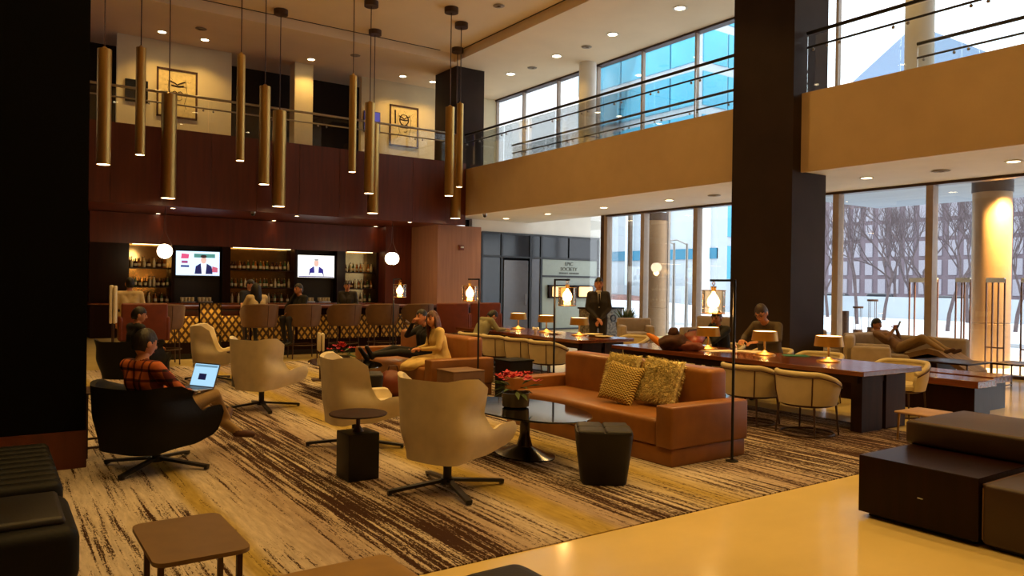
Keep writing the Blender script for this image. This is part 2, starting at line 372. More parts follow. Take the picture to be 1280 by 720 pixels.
# ------------------------------------------------------------------ balcony railings
def railing(name, axis, fixed, a, b_, z0, step, label):
    r = thing(name, label, 'railing', (0, 0, 0))
    P = (lambda t, z: (fixed, t, z)) if axis == 'y' else (lambda t, z: (t, fixed, z))
    obj('handrail', B().tube([P(a, z0+1.17), P(b_, z0+1.17)], .035, 10), M_black if axis == 'y' else M_steel, r)
    obj('second_rail', B().tube([P(a, z0+.89), P(b_, z0+.89)], .022, 8), M_black if axis == 'y' else M_steel, r)
    t = a; n = 0; me = None; mc = None
    while t < b_-.05:
        e = min(t+step, b_); d = .006
        if axis == 'y': g = B().box(fixed-d, fixed+d, t+.012, e-.012, z0, z0+1.1)
        else: g = B().box(t+.012, e-.012, fixed-d, fixed+d, z0, z0+1.1)
        obj('glass_panel', g, M_railglass, r)
        for q in (t+.13, e-.13):
            c = B().ell(P(q, z0+.83), (.03, .03, .03), 8, 6); c.bar(P(q, z0+.83), P(q, z0+.89), .015, .015)
            obj('clip', c, M_steel, r)
        t += step
    return r
railing('balcony_railing', 'y', XF+.05, 10.55, 21.9, ZF, 1.29, 'glass balcony railing with two dark rails above tan fascia left of the column')
railing('balcony_railing', 'y', XF+.05, 2.0, 9.0, ZF, 1.29, 'glass balcony railing with dark rails above tan fascia right of the column')
railing('window_railing', 'y', 15.3, 2.0, 8.0, ZF-.04, 1.29, 'inner dark rail before the upper windows right of the column')
railing('window_railing', 'y', 15.3, 10.0, 22.3, ZF-.04, 1.29, 'inner dark rail before the upper windows left of the column')
railing('bar_balcony_railing', 'x', YM+.03, -1.5, 12.6, 5.45, 1.6, 'glass railing with slim metal rails above the mahogany bar balcony')
# ------------------------------------------------------------------ recessed downlights
G_dl = glow('downlight_lens', (1., .78, .45), 14.)
dlm = mesh('lens', B().lathe([(.085, 0), (.085, .012)], 20)); dlm.materials.append(G_dl)
drm = mesh('trim_ring', B().lathe([(.082, -.002), (.12, -.002), (.115, .012), (.082, .012)], 20, cap=False)); drm.materials.append(M_white)
def downlight(x, y, z, power, label, group, spot=110, s=1.):
    t = thing('recessed_downlight', label, 'ceiling light', (x, y, z-.013), 0, group); t.scale = (s, s, 1)
    obj('lens', dlm, None, t); obj('trim_ring', drm, None, t)
    if power: lamp('downlight_lamp', 'SPOT', (0, 0, -.03), power, WARM, .08, t, spot, .7)
for i, x in enumerate((-.7, 1.7, 4.14, 5.33, 8.62, 11.92, 13.1)):
    downlight(x, 24.2, ZC, K_PER, '%s small round downlight from the left over the bar balcony' % ORD[i], 'gallery ceiling downlights', s=1.3)
for i, y in enumerate((21.65, 19.08, 16.47, 13.88, 11.3, 8.7, 6.1, 3.5)):
    downlight(14.75, y, ZC, K_PER*.5, '%s round downlight from the far end in the high ceiling along the windows' % ORD[i], 'upper ceiling downlights', s=1.6)
for i, y in enumerate((21.81, 19.43, 16.74, 14.16, 11.4, 8.7, 6.0, 3.3)):
    downlight(14.75, y, ZS, K_SOF, '%s round downlight from the far end in the soffit below the tan balcony' % ORD[i], 'soffit downlights', s=1.2)
for i, (x, y) in enumerate(((1.2, 24.6), (4.16, 24.6), (7.6, 24.6), (11.15, 24.6), (4.16, 22.4), (7.6, 22.4), (11.15, 22.0))):
    downlight(x, y, 3.66, 7., '%s tiny downlight in the dark soffit above the bar' % ORD[i], 'bar soffit downlights', s=.7)
k = 0
for x in (1.2, 4.4, 7.6, 10.8):
    for y in (.8, 4.0, 7.2, 10.4, 13.6, 16.8):
        downlight(x, y, ZT, K_TRAY, 'round downlight set high in the tray ceiling over the lounge', 'tray ceiling downlights', 75, 1.4); k += 1
# round air vents and sprinklers in the white ceilings
for i, (x, y, z) in enumerate(((14.9, 17.8, ZC), (14.9, 20.6, ZC), (14.9, 12.6, ZC), (14.9, 7.3, ZS), (14.8, 12.7, ZS), (9.6, 22.9, ZC), (5.0, 23.2, ZC), (11.3, 17.2, ZT))):
    v = tag(obj('ceiling_vent', B().lathe([(.16, -.012), (.15, -.02), (.06, -.024), (.05, -.012)], 20, (0, 0, 0)), mat('vent_grey', (150, 136, 118), .7), None, (x, y, z)), '%s round ceiling vent among the downlights' % ORD[i], 'vent', 'ceiling vents')
# ------------------------------------------------------------------ pendants
PEND = [  # x, y, dia, z_bottom, z_top  (filled from the survey of the hall)
(1.99, 18.1, 0.28, 4.10, 6.52),
(2.82, 19, 0.21, 4.51, 6.93),
(3.80, 21.1, 0.37, 3.78, 6.44),
(4.79, 18.1, 0.19, 4.47, 6.91),
(5.61, 19, 0.265, 4.08, 6.50),
(6.64, 21.1, 0.37, 3.77, 6.41),
(7.54, 18.1, 0.19, 4.47, 6.89),
(8.40, 19, 0.265, 4.08, 6.50),
(9.46, 21.1, 0.34, 3.76, 6.42),
(10.36, 18.12, 0.25, 4.09, 6.51),
(11.20, 19, 0.19, 4.49, 6.89),
(12.31, 21.1, 0.34, 3.78, 6.42),
]
for i, (x, y, d, zb, zt) in enumerate(PEND):
    c = ['far left', 'second', 'third', 'right-hand'][i//3]; w = ['front', 'middle', 'rear'][i % 3]
    t = thing('pendant_lamp', '%s long brass tube pendant of the %s cluster below the ceiling' % (w, c), 'pendant lamp', (x, y, zb), 0, 'brass tube pendants')
    r = d/2; h = zt-zb
    obj('tube', B().lathe([(r*.9, .03), (r*.9, 0), (r, 0), (r, h), (r*.5, h+.02), (.02, h+.06)], 28), M_brass, t)
    obj('lens', B().lathe([(r*.86, .004), (r*.86, .028)], 24), glow('pendant_lens', (1., .75, .4), 16.), t)
    obj('rod', B().cyl((0, 0, h+.05), (0, 0, ZT-zb-.1), .013, n=8), M_bronze, t)
    obj('canopy', B().lathe([(.19, ZT-zb-.14), (.19, ZT-zb-.001)], 24), M_bronze, t)
    lamp('pendant_light', 'SPOT', (0, 0, -.02), K_PEND, WARM2, .07, t, 70, .8)
# ------------------------------------------------------------------ art, screens upstairs, things on the columns
def picture(x0, x1, z0, z1, y, label, seed):
    rnd = random.Random(seed)
    t = thing('framed_print', label, 'picture', ((x0+x1)/2, y, z0)); w = x1-x0; h = z1-z0
    obj('frame', B().box(-w/2, w/2, -.05, 0, 0, .05).box(-w/2, w/2, -.05, 0, h-.05, h).box(-w/2, -w/2+.05, -.05, 0, 0, h).box(w/2-.05, w/2, -.05, 0, 0, h), M_pipe, t)
    obj('paper', B().box(-w/2+.04, w/2-.04, -.02, -.005, .04, h-.04), mat('ivory_paper', (226, 206, 150), .8), t)
    d = B()
    def stroke(pts, r): d.tube([(px*w/2, -.024, h/2+pz*h/2) for px, pz in pts], r, 6)
    stroke([(-.35, .5), (-.1, .42), (0, .36), (.1, .42), (.38, .52)], .02); stroke([(-.3, .33), (0, .3), (.3, .34)], .022)
    stroke([(-.22, .05), (-.12, .1), (-.02, .04)], .014); stroke([(.05, .06), (.16, .11), (.26, .04)], .014)
    stroke([(.0, 0), (.18, -.05), (.24, -.2), (.1, -.28), (0, -.25)], .008); stroke([(-.4, .6), (-.45, .2), (-.3, -.3), (-.5, -.6)], .006); stroke([(.4, .6), (.5, 0), (.35, -.4), (.45, -.6)], .006)
    for q in range(26):
        a = (rnd.uniform(-.7, .7), rnd.uniform(-.7, .75)); stroke([a, (a[0]+rnd.uniform(-.2, .2), a[1]+rnd.uniform(-.15, .15))], .003)
    if seed > 1: d.tube([(.0+.16*math.cos(q)*1.1, -.024, h*.66+.2*math.sin(q)) for q in [2*PI*j/12 for j in range(13)]], .022, 6); stroke([(-.62, .75), (-.6, .1)], .03); stroke([(-.3, -.05), (.3, -.05)], .02)
    obj('ink_drawing', d, mat('ink', (58, 44, 26), .8), t)
picture(4.16, 5.32, 6.65, 8.13, YB-.1, 'framed ink drawing on cream wall of the bar balcony, left one', 1)
picture(11.85, 13.0, 6.64, 8.12, YB-.1, 'framed ink drawing on cream wall near the dark corner column, right one', 2)
def wallscreen(x, z, w, h, label, light):
    t = thing('wall_screen', label, 'screen', (x, YB-.16, z))
    obj('casing', B().rbox(0, w, 0, .06, 0, h, .01), M_black, t); obj('display', B().box(.02, w-.02, -.004, 0, .02, h-.02), light, t)
    if z > 5: obj('bracket', B().box(w*.3, w*.7, .06, .07, h*.2, h*.6), M_black, t)
wallscreen(3.3, 6.97, .62, .66, 'small black screen mounted on the left cream balcony wall', mat('dark_screen', (10, 12, 20), .15))
wallscreen(10.85, 7.0, .62, .75, 'small blue-lit screen beside the right ink drawing', glow('blue_screen', (.10, .10, .5), .6))
fa = thing('fire_alarm', 'red fire alarm on the black column', 'alarm', (-.42, 7.77, 2.85))
obj('housing', B().rbox(-.1, .1, -.06, 0, 0, .19, .02), mat('alarm_red', (190, 24, 20), .35), fa); obj('strobe', B().rbox(-.06, .06, -.085, -.05, .1, .17, .015), M_porc, fa)
sw = thing('switch_plate', 'cream switch plate on the black column', 'switch', (-.43, 7.77, 1.18))
obj('plate', B().rbox(-.075, .075, -.015, 0, 0, .16, .008), M_porc, sw); obj('rocker', B().rbox(-.028, .028, -.025, -.01, .04, .12, .005), mat('rocker_tan', (120, 84, 50), .5), sw)
pa = thing('alarm_sounder', 'small alarm sounder high on the brown wood pier', 'alarm', (13.25, 22.3, 2.84))
obj('housing', B().rbox(-.1, .1, -.06, 0, 0, .16, .015), M_redlea, pa); obj('strobe', B().rbox(-.05, .07, -.08, -.05, .07, .12, .01), M_porc, pa)
for i, (x, y, z, s) in enumerate(((6.2, 22.0, 3.66, 'dark bar soffit near the second brass pendant cluster'), (13.3, 20.9, ZS, 'white soffit edge near the right brass pendants'))):
    c = thing('security_camera', 'small dome security camera under the %s' % s, 'camera', (x, y, z-.001))
    obj('mount', B().lathe([(.07, -.05), (.08, 0)], 16), M_steel, c); obj('dome', B().ell((0, 0, -.06), (.06, .06, .06), 12, 8), M_black, c)
# ------------------------------------------------------------------ bar
M_scallop = bpy.data.materials.new('scalloped_brass_panel'); M_scallop.use_nodes = True
nt = M_scallop.node_tree; N = nt.nodes; K = nt.links; p = N['Principled BSDF']; tc = N.new('ShaderNodeTexCoord')
def wv(ph, rot):
    mp = N.new('ShaderNodeMapping'); mp.inputs['Rotation'].default_value = (0, rot, 0); K.new(tc.outputs['Object'], mp.inputs[0])
    w = N.new('ShaderNodeTexWave'); w.inputs['Scale'].default_value = 2.6; w.inputs['Distortion'].default_value = 0; K.new(mp.outputs[0], w.inputs[0]); return w.outputs['Fac']
mm = N.new('ShaderNodeMath'); mm.operation = 'MAXIMUM'; K.new(wv(0, .62), mm.inputs[0]); K.new(wv(0, -.62), mm.inputs[1])
rp = N.new('ShaderNodeValToRGB'); rp.color_ramp.elements[0].position = .55; rp.color_ramp.elements[1].position = .8
rp.color_ramp.elements[0].color = L((200, 164, 78)); rp.color_ramp.elements[1].color = L((64, 38, 14)); K.new(mm.outputs[0], rp.inputs[0]); K.new(rp.outputs[0], p.inputs['Base Color']); p.inputs['Roughness'].default_value = .5
bar = thing('bar_counter', 'long mahogany bar counter with lit scalloped front behind the stools', 'bar', (0, 17.3, 0))
obj('body', B().box(2.7, 11.2, .02, .62, .12, 1.08), M_espresso, bar); obj('plinth', B().box(2.75, 11.15, .08, .6, 0, .12), M_black, bar)
obj('countertop', B().rbox(2.6, 11.3, -.16, .72, 1.08, 1.14, .015), M_barwood, bar)
for x in np.arange(2.78, 11.0, 1.05): obj('scalloped_panel', B().box(x, x+.98, -.005, .02, .36, .92), M_scallop, bar)
lamp('bar_front_strip', 'AREA', (3.7, -.1, 1.06), 7, WARM2, (1.8, .04), bar)
lamp('bar_front_strip', 'AREA', (7.6, -.1, 1.06), .5, WARM2, (5.6, .04), bar)
lp = thing('lit_divider', 'glowing yellow scalloped divider panel rising at the bar', 'panel', (3.72, 17.0, .52))
obj('panel', B().box(0, .42, 0, .03, 0, .68), M_scallop, lp); obj('frame', B().box(-.02, .44, .03, .05, -.02, .7).box(-.02, .02, .03, .07, -.52, .7).box(.40, .44, .03, .07, -.52, .7), M_black, lp)
lamp('panel_light', 'AREA', (.21, -.12, .64), 2.2, WARM2, (.4, .04), lp, rot=(-.5, 0, 0))
bb = thing('back_bar', 'dark mahogany back bar with bottle niches and television bays', 'back bar', (0, 24.8, 0))
obj('base_cabinet', B().box(2.4, 11.35, -.35, .38, 0, .95), M_espresso, bb); obj('countertop', B().rbox(2.35, 11.4, -.4, .38, .95, 1.0, .01), M_table, bb)
obj('header', B().box(2.4, 11.35, -.05, .4, 2.75, 3.64), M_barwood, bb)
for a, b_ in ((2.4, 3.42), (4.58, 4.66), (6.06, 6.3), (8.34, 8.42), (9.82, 10.12), (11.26, 11.35)): obj('upright', B().box(a, b_, -.04, .4, 1.0, 2.75), M_espresso, bb)
M_mirror = mat('antique_mirror', (170, 140, 90), .12, 1., var=.1)
for a, b_ in ((3.42, 4.58), (6.3, 8.34), (10.12, 11.26)):
    obj('mirror', B().box(a, b_, .36, .375, 1.0, 2.75), M_mirror, bb)
    for z in (1.45, 2.02): obj('shelf', B().box(a, b_, .02, .36, z, z+.035), M_espresso, bb)
    lamp('niche_strip', 'AREA', ((a+b_)/2, .1, 2.73), 1.2*(b_-a), WARM2, (b_-a, .05), bb)
    obj('light_strip', B().box(a+.1, b_-.1, .05, .09, 2.735, 2.748), glow('niche_led', (1, .7, .36), 5), bb)
for a, b_ in ((4.66, 6.06), (8.42, 9.82)): obj('tv_bay_back', B().box(a, b_, .3, .34, 1.0, 2.75), M_dark, bb)
M_tvblk = mat('tv_plastic', (8, 8, 10), .3)
def tv(x0, x1, label, kind):
    t = thing('television', label, 'television', ((x0+x1)/2, 24.86, 1.79)); w = x1-x0; h = .82
    obj('bezel', B().rbox(-w/2, w/2, 0, .07, 0, h, .012), M_tvblk, t); obj('wall_mount', B().box(-.2, .2, .07, .24, .25, .55), M_black, t)
    s = obj('screen', B().box(-w/2+.03, w/2-.03, -.004, 0, .05, h-.03), glow('tv_bg_%s' % kind, (.55, .75, 1.) if kind == 'a' else (1., .98, .9), 1.6), t)
    def patch(n, b, rgb, e, dy): obj(n, b.rot(0, 0, 0, (0, dy, 0)), glow('tv_%s_%s' % (n, kind), rgb, e), s)
    def disc(cx, cz, rx, rz): return B().rings([[(cx+rx*math.cos(2*PI*k/16), y, cz+rz*math.sin(2*PI*k/16)) for k in range(16)] for y in (-.003, 0)])
    def poly(pts): return B().rings([[(px, y, pz) for px, pz in pts] for y in (-.003, 0)])
    cx = .16 if kind == 'a' else 0
    patch('jacket', poly([(cx-.26, .1), (cx+.27, .1), (cx+.24, .33), (cx+.1, .42), (cx-.1, .42), (cx-.23, .33)]), (.01, .015, .12) if kind == 'a' else (.02, .02, .3), .8, -.006)
    patch('shirt', poly([(cx-.05, .1), (cx+.06, .1), (cx+.09, .42), (cx-.08, .42)]), (.8, .9, 1.), 1.3, -.011)
    patch('face', disc(cx, .53, .085, .12), (1., .62, .5), .9, -.011); patch('hair', disc(cx, .64, .09, .05) if kind == 'a' else disc(cx, .645, .08, .03), (.05, .03, .03) if kind == 'a' else (.7, .7, .7), .6, -.014)
    patch('ticker', poly([(-w/2+.05, .06), (w/2-.05, .06), (w/2-.05, .095), (-w/2+.05, .095)]), (.9, .9, 1.) if kind == 'a' else (.1, .1, .3), .9, -.016)
    if kind == 'a':
        patch('red_graphic', poly([(-.5, .56), (-.28, .56), (-.26, .7), (-.48, .72)]), (.9, .1, .25), .9, -.006); patch('dark_caption', poly([(-.5, .3), (-.26, .3), (-.26, .36), (-.5, .36)]), (.03, .05, .25), .7, -.006)
        patch('caption_box', poly([(-.48, .42), (-.3, .42), (-.3, .5), (-.48, .5)]), (.5, .1, .3), .8, -.006); patch('green_board', poly([(-.12, .6), (.5, .6), (.5, .72), (-.12, .72)]), (.1, .35, .3), .8, -.003); patch('red_panel', poly([(.4, .15), (.58, .15), (.58, .3), (.42, .34)]), (.8, .15, .25), .8, -.004)
    else:
        patch('desk_paper', poly([(-.25, .1), (.25, .1), (.2, .2), (-.2, .2)]), (1, 1, .95), 1.5, -.013)
tv(4.69, 6.02, 'wall television showing a news presenter beside red graphics, left of the two', 'a')
tv(8.46, 9.78, 'wall television showing a presenter in blue jacket on white, right of the two', 'b')
# bottles in the niches
BOT = [mat('bottle_amber', (150, 84, 24), .1), mat('bottle_clear', (206, 190, 150), .1), mat('bottle_green', (60, 84, 40), .1), mat('bottle_brown', (70, 34, 16), .1)]
names = ['amber', 'clear', 'green', 'brown']
bmesh_ = []
for k in range(4):
    h = (.27, .31, .29, .25)[k]; r = (.042, .038, .04, .045)[k]
    bmesh_.append((mesh('glass_body', B().lathe([(r*.9, 0), (r, .01), (r, h*.58), (r*.4, h*.74), (r*.34, h*.96), (r*.34, h)], 12)), mesh('cap', B().lathe([(r*.42, h*.93), (r*.42, h*1.02)], 10)), mesh('paper_label', B().lathe([(r*1.02, h*.15), (r*1.02, h*.45)], 12, cap=False))))
    bmesh_[-1][0].materials.append(BOT[k]); bmesh_[-1][1].materials.append(M_black if k % 2 else M_gold); bmesh_[-1][2].materials.append(mat('bottle_label', (214, 196, 150), .7))
rnd = random.Random(3)
for sec, (a, b_) in zip(('left', 'middle', 'right'), ((3.42, 4.58), (6.3, 8.34), (10.12, 11.26))):
    for lv, z in (('upper', 2.057), ('lower', 1.487), ('counter', 1.002)):
        x = a+.1
        while x < b_-.06:
            k = rnd.randrange(4)
            t = thing('bottle', '%s glass bottle on the %s %s of the back bar niche' % (names[k], sec, {'upper': 'upper shelf', 'lower': 'lower shelf', 'counter': 'counter'}[lv]), 'bottle', (x, 24.8+rnd.uniform(.12, .24), z), 0, 'back bar bottles, %s %s %s' % (names[k], sec, lv))
            for q, n_ in zip(bmesh_[k], ('glass_body', 'cap', 'paper_label')): obj(n_, q, None, t)
            x += rnd.uniform(.1, .15) if lv != 'counter' else rnd.uniform(.14, .26)
# boxes of glassware under the televisions
for i, x in enumerate((4.8, 5.3, 8.55, 9.1)):
    t = thing('glass_rack', '%s rack of upturned glasses on the back bar counter from the left' % ORD[i], 'glass rack', (x, 24.5, 1.002), 0, 'glass racks')
    obj('tray', B().rbox(0, .42, 0, .3, 0, .05, .01), M_steel, t)
    for q in range(8): obj('tumbler', B().lathe([(.034, .05), (.04, .17), (.036, .17), (.03, .06)], 10, (.06+.1*(q % 4), .08+.13*(q//4), 0), cap=False), mat('tumbler_glass', (200, 180, 140), .1), t)
# globe lights over the bar
for i, (x, y, z, n_) in enumerate(((3.93, 22.2, 2.46, 'glowing round globe light in front of the left television'), (10.64, 22.2, 2.47, 'split round globe light with looped cords at the right bar end'))):
    t = thing('globe_light', n_, 'globe lamp', (x, y, z)); r = .195
    if i == 0: obj('globe', B().ell((0, 0, 0), (r, r, r), 20, 14), glow('globe_glow', (1., .82, .55), 9.), t)
    else:
        for s in (-1, 1):
            h = B(); h.rings([[(s*(.04+r*math.sin(a)*.95), r*math.cos(a)*math.cos(2*PI*k/20), r*math.cos(a)*math.sin(2*PI*k/20)) for k in range(20)] for a in [PI/2*j/8*.98 for j in range(9)]]); obj('half_globe', h, glow('globe_glow', (1., .82, .55), 9.), t)
        obj('core', B().cyl((-.038, 0, 0), (.038, 0, 0), .06), M_bronze, t)
    for s in (-1, 1): obj('cord', B().tube([(s*r*.95, 0, .02), (s*r*.9, 0, r*.9), (s*.03, 0, .5), (0, 0, 3.66-z)] if y > 21 else [(s*r*.95, 0, .02), (s*r*.9, 0, r*.9), (s*.03, 0, .5), (0, 0, ZT-z)], .006, 6), M_bronze, t)
    lamp('globe_lamp', 'POINT', (0, 0, -.22), 22, WARM2, .12, t)
# ------------------------------------------------------------------ wing lounge chairs
def wing_shell(hb, ha, wa, da, arm, z0=.27, t=.055, flare=.05, narrow=.80):
    nu, nv = 56, 16; outer = []; inner = []
    def sm(a, b_, x):
        q = max(0, min(1, (x-a)/(b_-a))); return q*q*(3-2*q)
    for i in range(nu+1):
        u = -1+2*i/nu; au = abs(u); s = 1 if u >= 0 else -1
        if au < .5:
            th = u/.5*PI/2; ex = .62
            cx = wa*math.copysign(abs(math.sin(th))**ex, th); cy = -da*abs(math.cos(th))**ex
            nx, ny = math.sin(th), -math.cos(th)
        else:
            cx = s*wa*(1-.06*(au-.5)/.5); cy = (au-.5)/.5*arm; nx, ny = s, 0
        top = hb+.025*sm(.15, .34, au)-.05*sm(.40, .49, au)**2-(hb-.025-ha)*sm(.47, .63, au)-.03*math.exp(-((au-.66)/.06)**2)-.07*sm(.95, 1, au)
        bot = z0+.03*sm(.3, .5, au)+.05*sm(.6, 1, au)+.04*sm(.93, 1, au)
        ro, ri = [], []
        for j in range(nv+1):
            v = j/nv; z = bot+(top-bot)*v
            k = narrow+(1-narrow)*sm(z0, .52, z)
            waist = -.045*math.exp(-((z-.66)/.1)**2)*sm(.25, .5, au)*(1-sm(.55, .7, au))
            ear = flare*sm(.66, hb, z)*sm(.2, .46, au)
            back = -.07*max(0, z-.40)*(1-sm(.5, .66, au))
            X = cx*k+s*(ear+waist); Y = cy*(.8+.2*k)+back+ear*.6
            ro.append((X, Y, z)); tt = t*(1-.25*v)
            ri.append((X-nx*tt, Y-ny*tt, z-.012*(v > .98)))
        outer.append(ro); inner.append(ri)
    rs = []
    for i in range(nu+1): rs.append(outer[i]+inner[i][::-1])
    return B().rings(rs, closed=True, cap=True)
def wing_chair(name, label, m, hb=.93, ha=.55, wa=.37, da=.30, arm=.50, seat=True, legrot=0., group='cream wing lounge chairs', z0=.27):
    t = thing(name, label, 'lounge chair', (0, 0, 0), 0, group)
    obj('shell', wing_shell(hb, ha, wa, da, arm, z0), m, t, sharp=60)
    obj('seat_cushion', B().rbox(-wa+.095, wa-.095, -da*.66, arm-.03, .34, .45, .05, 4), m, t)
    obj('underside', B().prism([(.52*wa*math.cos(a)*1.1, .06+.62*da*math.sin(a)*1.1) for a in [2*PI*k/20 for k in range(20)]], .27, .335), m, t)
    obj('stem', B().lathe([(.035, .07), (.035, .27)], 14), M_black, t)
    obj('hub', B().lathe([(.06, .055), (.055, .10)], 14), M_black, t)
    for k in range(4):
        a = legrot+k*PI/2; c, s = math.cos(a), math.sin(a)
        obj('leg', B().bar((.03*c, .03*s, .085), (.50*c, .50*s, .032), .05, .024).bar((.47*c, .47*s, .016), (.5*c, .5*s, .016), .04, .016), M_black, t)
    return t
def az(a): return -math.radians(a)
near = wing_chair('wing_chair', 'cream wing lounge chair with its back to us, nearest the oval coffee table', M_cream, legrot=math.radians(170)+math.radians(70))
near.location = (3.12, 5.42, .008); near.rotation_euler.z = az(70)
dup(near, (3.12, 7.32, .008), az(96), 'cream wing lounge chair in profile behind the small round side table')
dup(near, (3.0, 10.15, .008), az(64), 'cream wing lounge chair with its back to us, in front of the bar stools')
dup(near, (3.1, 13.3, .008), az(108), 'cream wing lounge chair in profile farthest left near the bar front')
fs_ = thing('frame_stand', 'thin metal frame stand between the black column and the laptop man', 'side table', (.98, 8.35, .008))
obj('top', B().rbox(-.22, .22, -.25, .25, .60, .62, .006), M_bronze, fs_)
for x_ in (-.2, .2):
    for y_ in (-.23, .23): obj('leg', B().bar((x_, y_, 0), (x_, y_, .6), .02, .02), M_bronze, fs_)
for y_ in (-.23, .23): obj('lower_rail', B().bar((-.2, y_, .1), (.2, y_, .1), .02, .02), M_bronze, fs_)
for x_, y_, z0_, z1_, lb_ in ((4.72, 12.6, .5, .82, 'slim cream padded upright standing behind the profile wing chair'), (1.84, 15.1, .9, 1.58, 'tall slim cream padded upright left of the cream-shirt person')):
    u_ = thing('padded_upright', lb_, 'upright', (x_, y_, .008), az(15)); obj('pad', B().rbox(-.05, -.005, -.1, .1, z0_, z1_, .02), M_cream, u_); obj('pad', B().rbox(.01, .055, -.1, .1, z0_, z1_-.01, .02), M_cream, u_); obj('stand', B().box(-.02, .02, -.03, .03, .02, z1_-.05), M_bronze, u_); obj('foot', B().rbox(-.14, .14, -.14, .14, 0, .02, .005), M_bronze, u_)
# black tub chair of the man with the laptop
bt = wing_chair('tub_chair', 'black leather swivel tub chair holding the man with the laptop', M_blackfab, hb=.76, ha=.56, wa=.47, da=.44, arm=.36, legrot=.3, group=None, z0=.2)
bt.location = (1.27, 7.45, .008); bt.rotation_euler.z = az(60)
if 'group' in bt: del bt['group']
bt['category'] = 'chair'
# ------------------------------------------------------------------ cognac sofas
def sofa(label, loc):
    t = thing('leather_sofa', label, 'sofa', loc, 0, 'cognac leather sofas'); Lg = 2.78; D = 1.10
    obj('plinth', B().rbox(.03, D-.02, .02, Lg-.02, .0, .17, .012), M_cognac, t)
    obj('arm', B().rbox(0, D, 0, .21, .17, .565, .022), M_cognac, t)
    obj('arm', B().rbox(0, D, Lg-.21, Lg, .17, .565, .022), M_cognac, t)
    obj('seat', B().rbox(.005, D-.3, .212, Lg-.212, .17, .43, .05, 4), M_cognac, t)
    obj('backrest', B().rbox(D-.34, D-.06, .215, Lg-.215, .19, .86, .05, 4), M_cognac, t)
    return t
s1 = sofa('cognac leather sofa with three cushions behind the oval coffee table', (5.24, 4.96, .008))
s2 = dup(s1, (5.33, 9.78, .008), 0, 'cognac leather sofa where the woman in the yellow coat sits')
M_fur = mat('yellow_fur', (226, 208, 146), .95, var=.3, vscale=26, bump=1., bscale=45, spec=.1)
M_herr = mat('herringbone_weave', (214, 182, 96), .8, var=.1)
nt = M_herr.node_tree; N = nt.nodes; K = nt.links
wv_ = N.new('ShaderNodeTexWave'); wv_.wave_type = 'BANDS'; wv_.bands_direction = 'DIAGONAL'; wv_.inputs['Scale'].default_value = 22
tcn = N.new('ShaderNodeTexCoord'); mpn = N.new('ShaderNodeVectorMath'); mpn.operation = 'ABSOLUTE'
tri = N.new('ShaderNodeVectorMath'); tri.operation = 'PINGPONG' if False else 'ABSOLUTE'
sxn = N.new('ShaderNodeSeparateXYZ'); K.new(tcn.outputs['Object'], sxn.inputs[0]); pp = N.new('ShaderNodeMath'); pp.operation = 'PINGPONG'; pp.inputs[1].default_value = .02; K.new(sxn.outputs[0], pp.inputs[0])
cb = N.new('ShaderNodeCombineXYZ'); K.new(pp.outputs[0], cb.inputs[0]); K.new(sxn.outputs[2], cb.inputs[1]); K.new(cb.outputs[0], wv_.inputs[0])
bn = N.new('ShaderNodeBump'); bn.inputs['Strength'].default_value = .8; bn.inputs['Distance'].default_value = .02; K.new(wv_.outputs['Fac'], bn.inputs['Height']); K.new(bn.outputs[0], N['Principled BSDF'].inputs['Normal'])
mxh = N.new('ShaderNodeValToRGB'); mxh.color_ramp.elements[0].color = L((150, 112, 44)); mxh.color_ramp.elements[1].color = L((222, 192, 108)); K.new(wv_.outputs['Fac'], mxh.inputs[0]); K.new(mxh.outputs[0], N['Principled BSDF'].inputs['Base Color'])
def pillow(w, h, th, rough=0., seed=0):
    n = 22; rnd = random.Random(seed); top = []; bot = []; vv = []; ff = []
    for i in range(n+1):
        for j in range(n+1):
            a, b_ = -1+2*i/n, -1+2*j/n
            e = (max(0, 1-a**4)*max(0, 1-b_**4))**.5; pin = 1-.10*(1-abs(b_)**2)*(abs(a)**6)-.0
            pin2 = 1-.10*(1-abs(a)**2)*(abs(b_)**6)
            d = rough*rnd.uniform(-1, 1)
            vv.append((a*w/2*pin+d*.3, -th/2*e+d*(1 if e > 0 else .3)-.002, b_*h/2*pin2+d*.3)); 
    m = len(vv)
    vv += [(x, -y, z) for x, y, z in vv]
    for i in range(n):
        for j in range(n):
            q = (i*(n+1)+j, (i+1)*(n+1)+j, (i+1)*(n+1)+j+1, i*(n+1)+j+1); ff.append(q); ff.append(tuple(k+m for k in reversed(q)))
    ring = [i*(n+1) for i in range(n+1)]+[n*(n+1)+j for j in range(1, n+1)]+[i*(n+1)+n for i in range(n-1, -1, -1)]+[j for j in range(n-1, 0, -1)]
    for a, b_ in zip(ring, ring[1:]+ring[:1]): ff.append((a, b_, b_+m, a+m))
    return B().add(vv, ff)
def fur_cards(w, h, th, n, seed):
    rnd = random.Random(seed); b_ = B()
    for k in range(n):
        a, c = rnd.uniform(-.97, .97), rnd.uniform(-.97, .97); e = (max(0, 1-a**4)*max(0, 1-c**4))**.5; sd = rnd.choice((-1, -1, 1))
        p0 = Vector((a*w/2*.97, sd*th/2*e, c*h/2*.97)); d = Vector((a*.5+rnd.uniform(-.6, .6), sd*.7, c*.5-.5+rnd.uniform(-.6, .6))).normalized()*rnd.uniform(.025, .05)
        s_ = Vector((rnd.uniform(-1, 1), 0, rnd.uniform(-1, 1))).normalized()*.005
        b_.add([tuple(p0-s_), tuple(p0+s_), tuple(p0+d)], [(0, 1, 2)])
    return b_
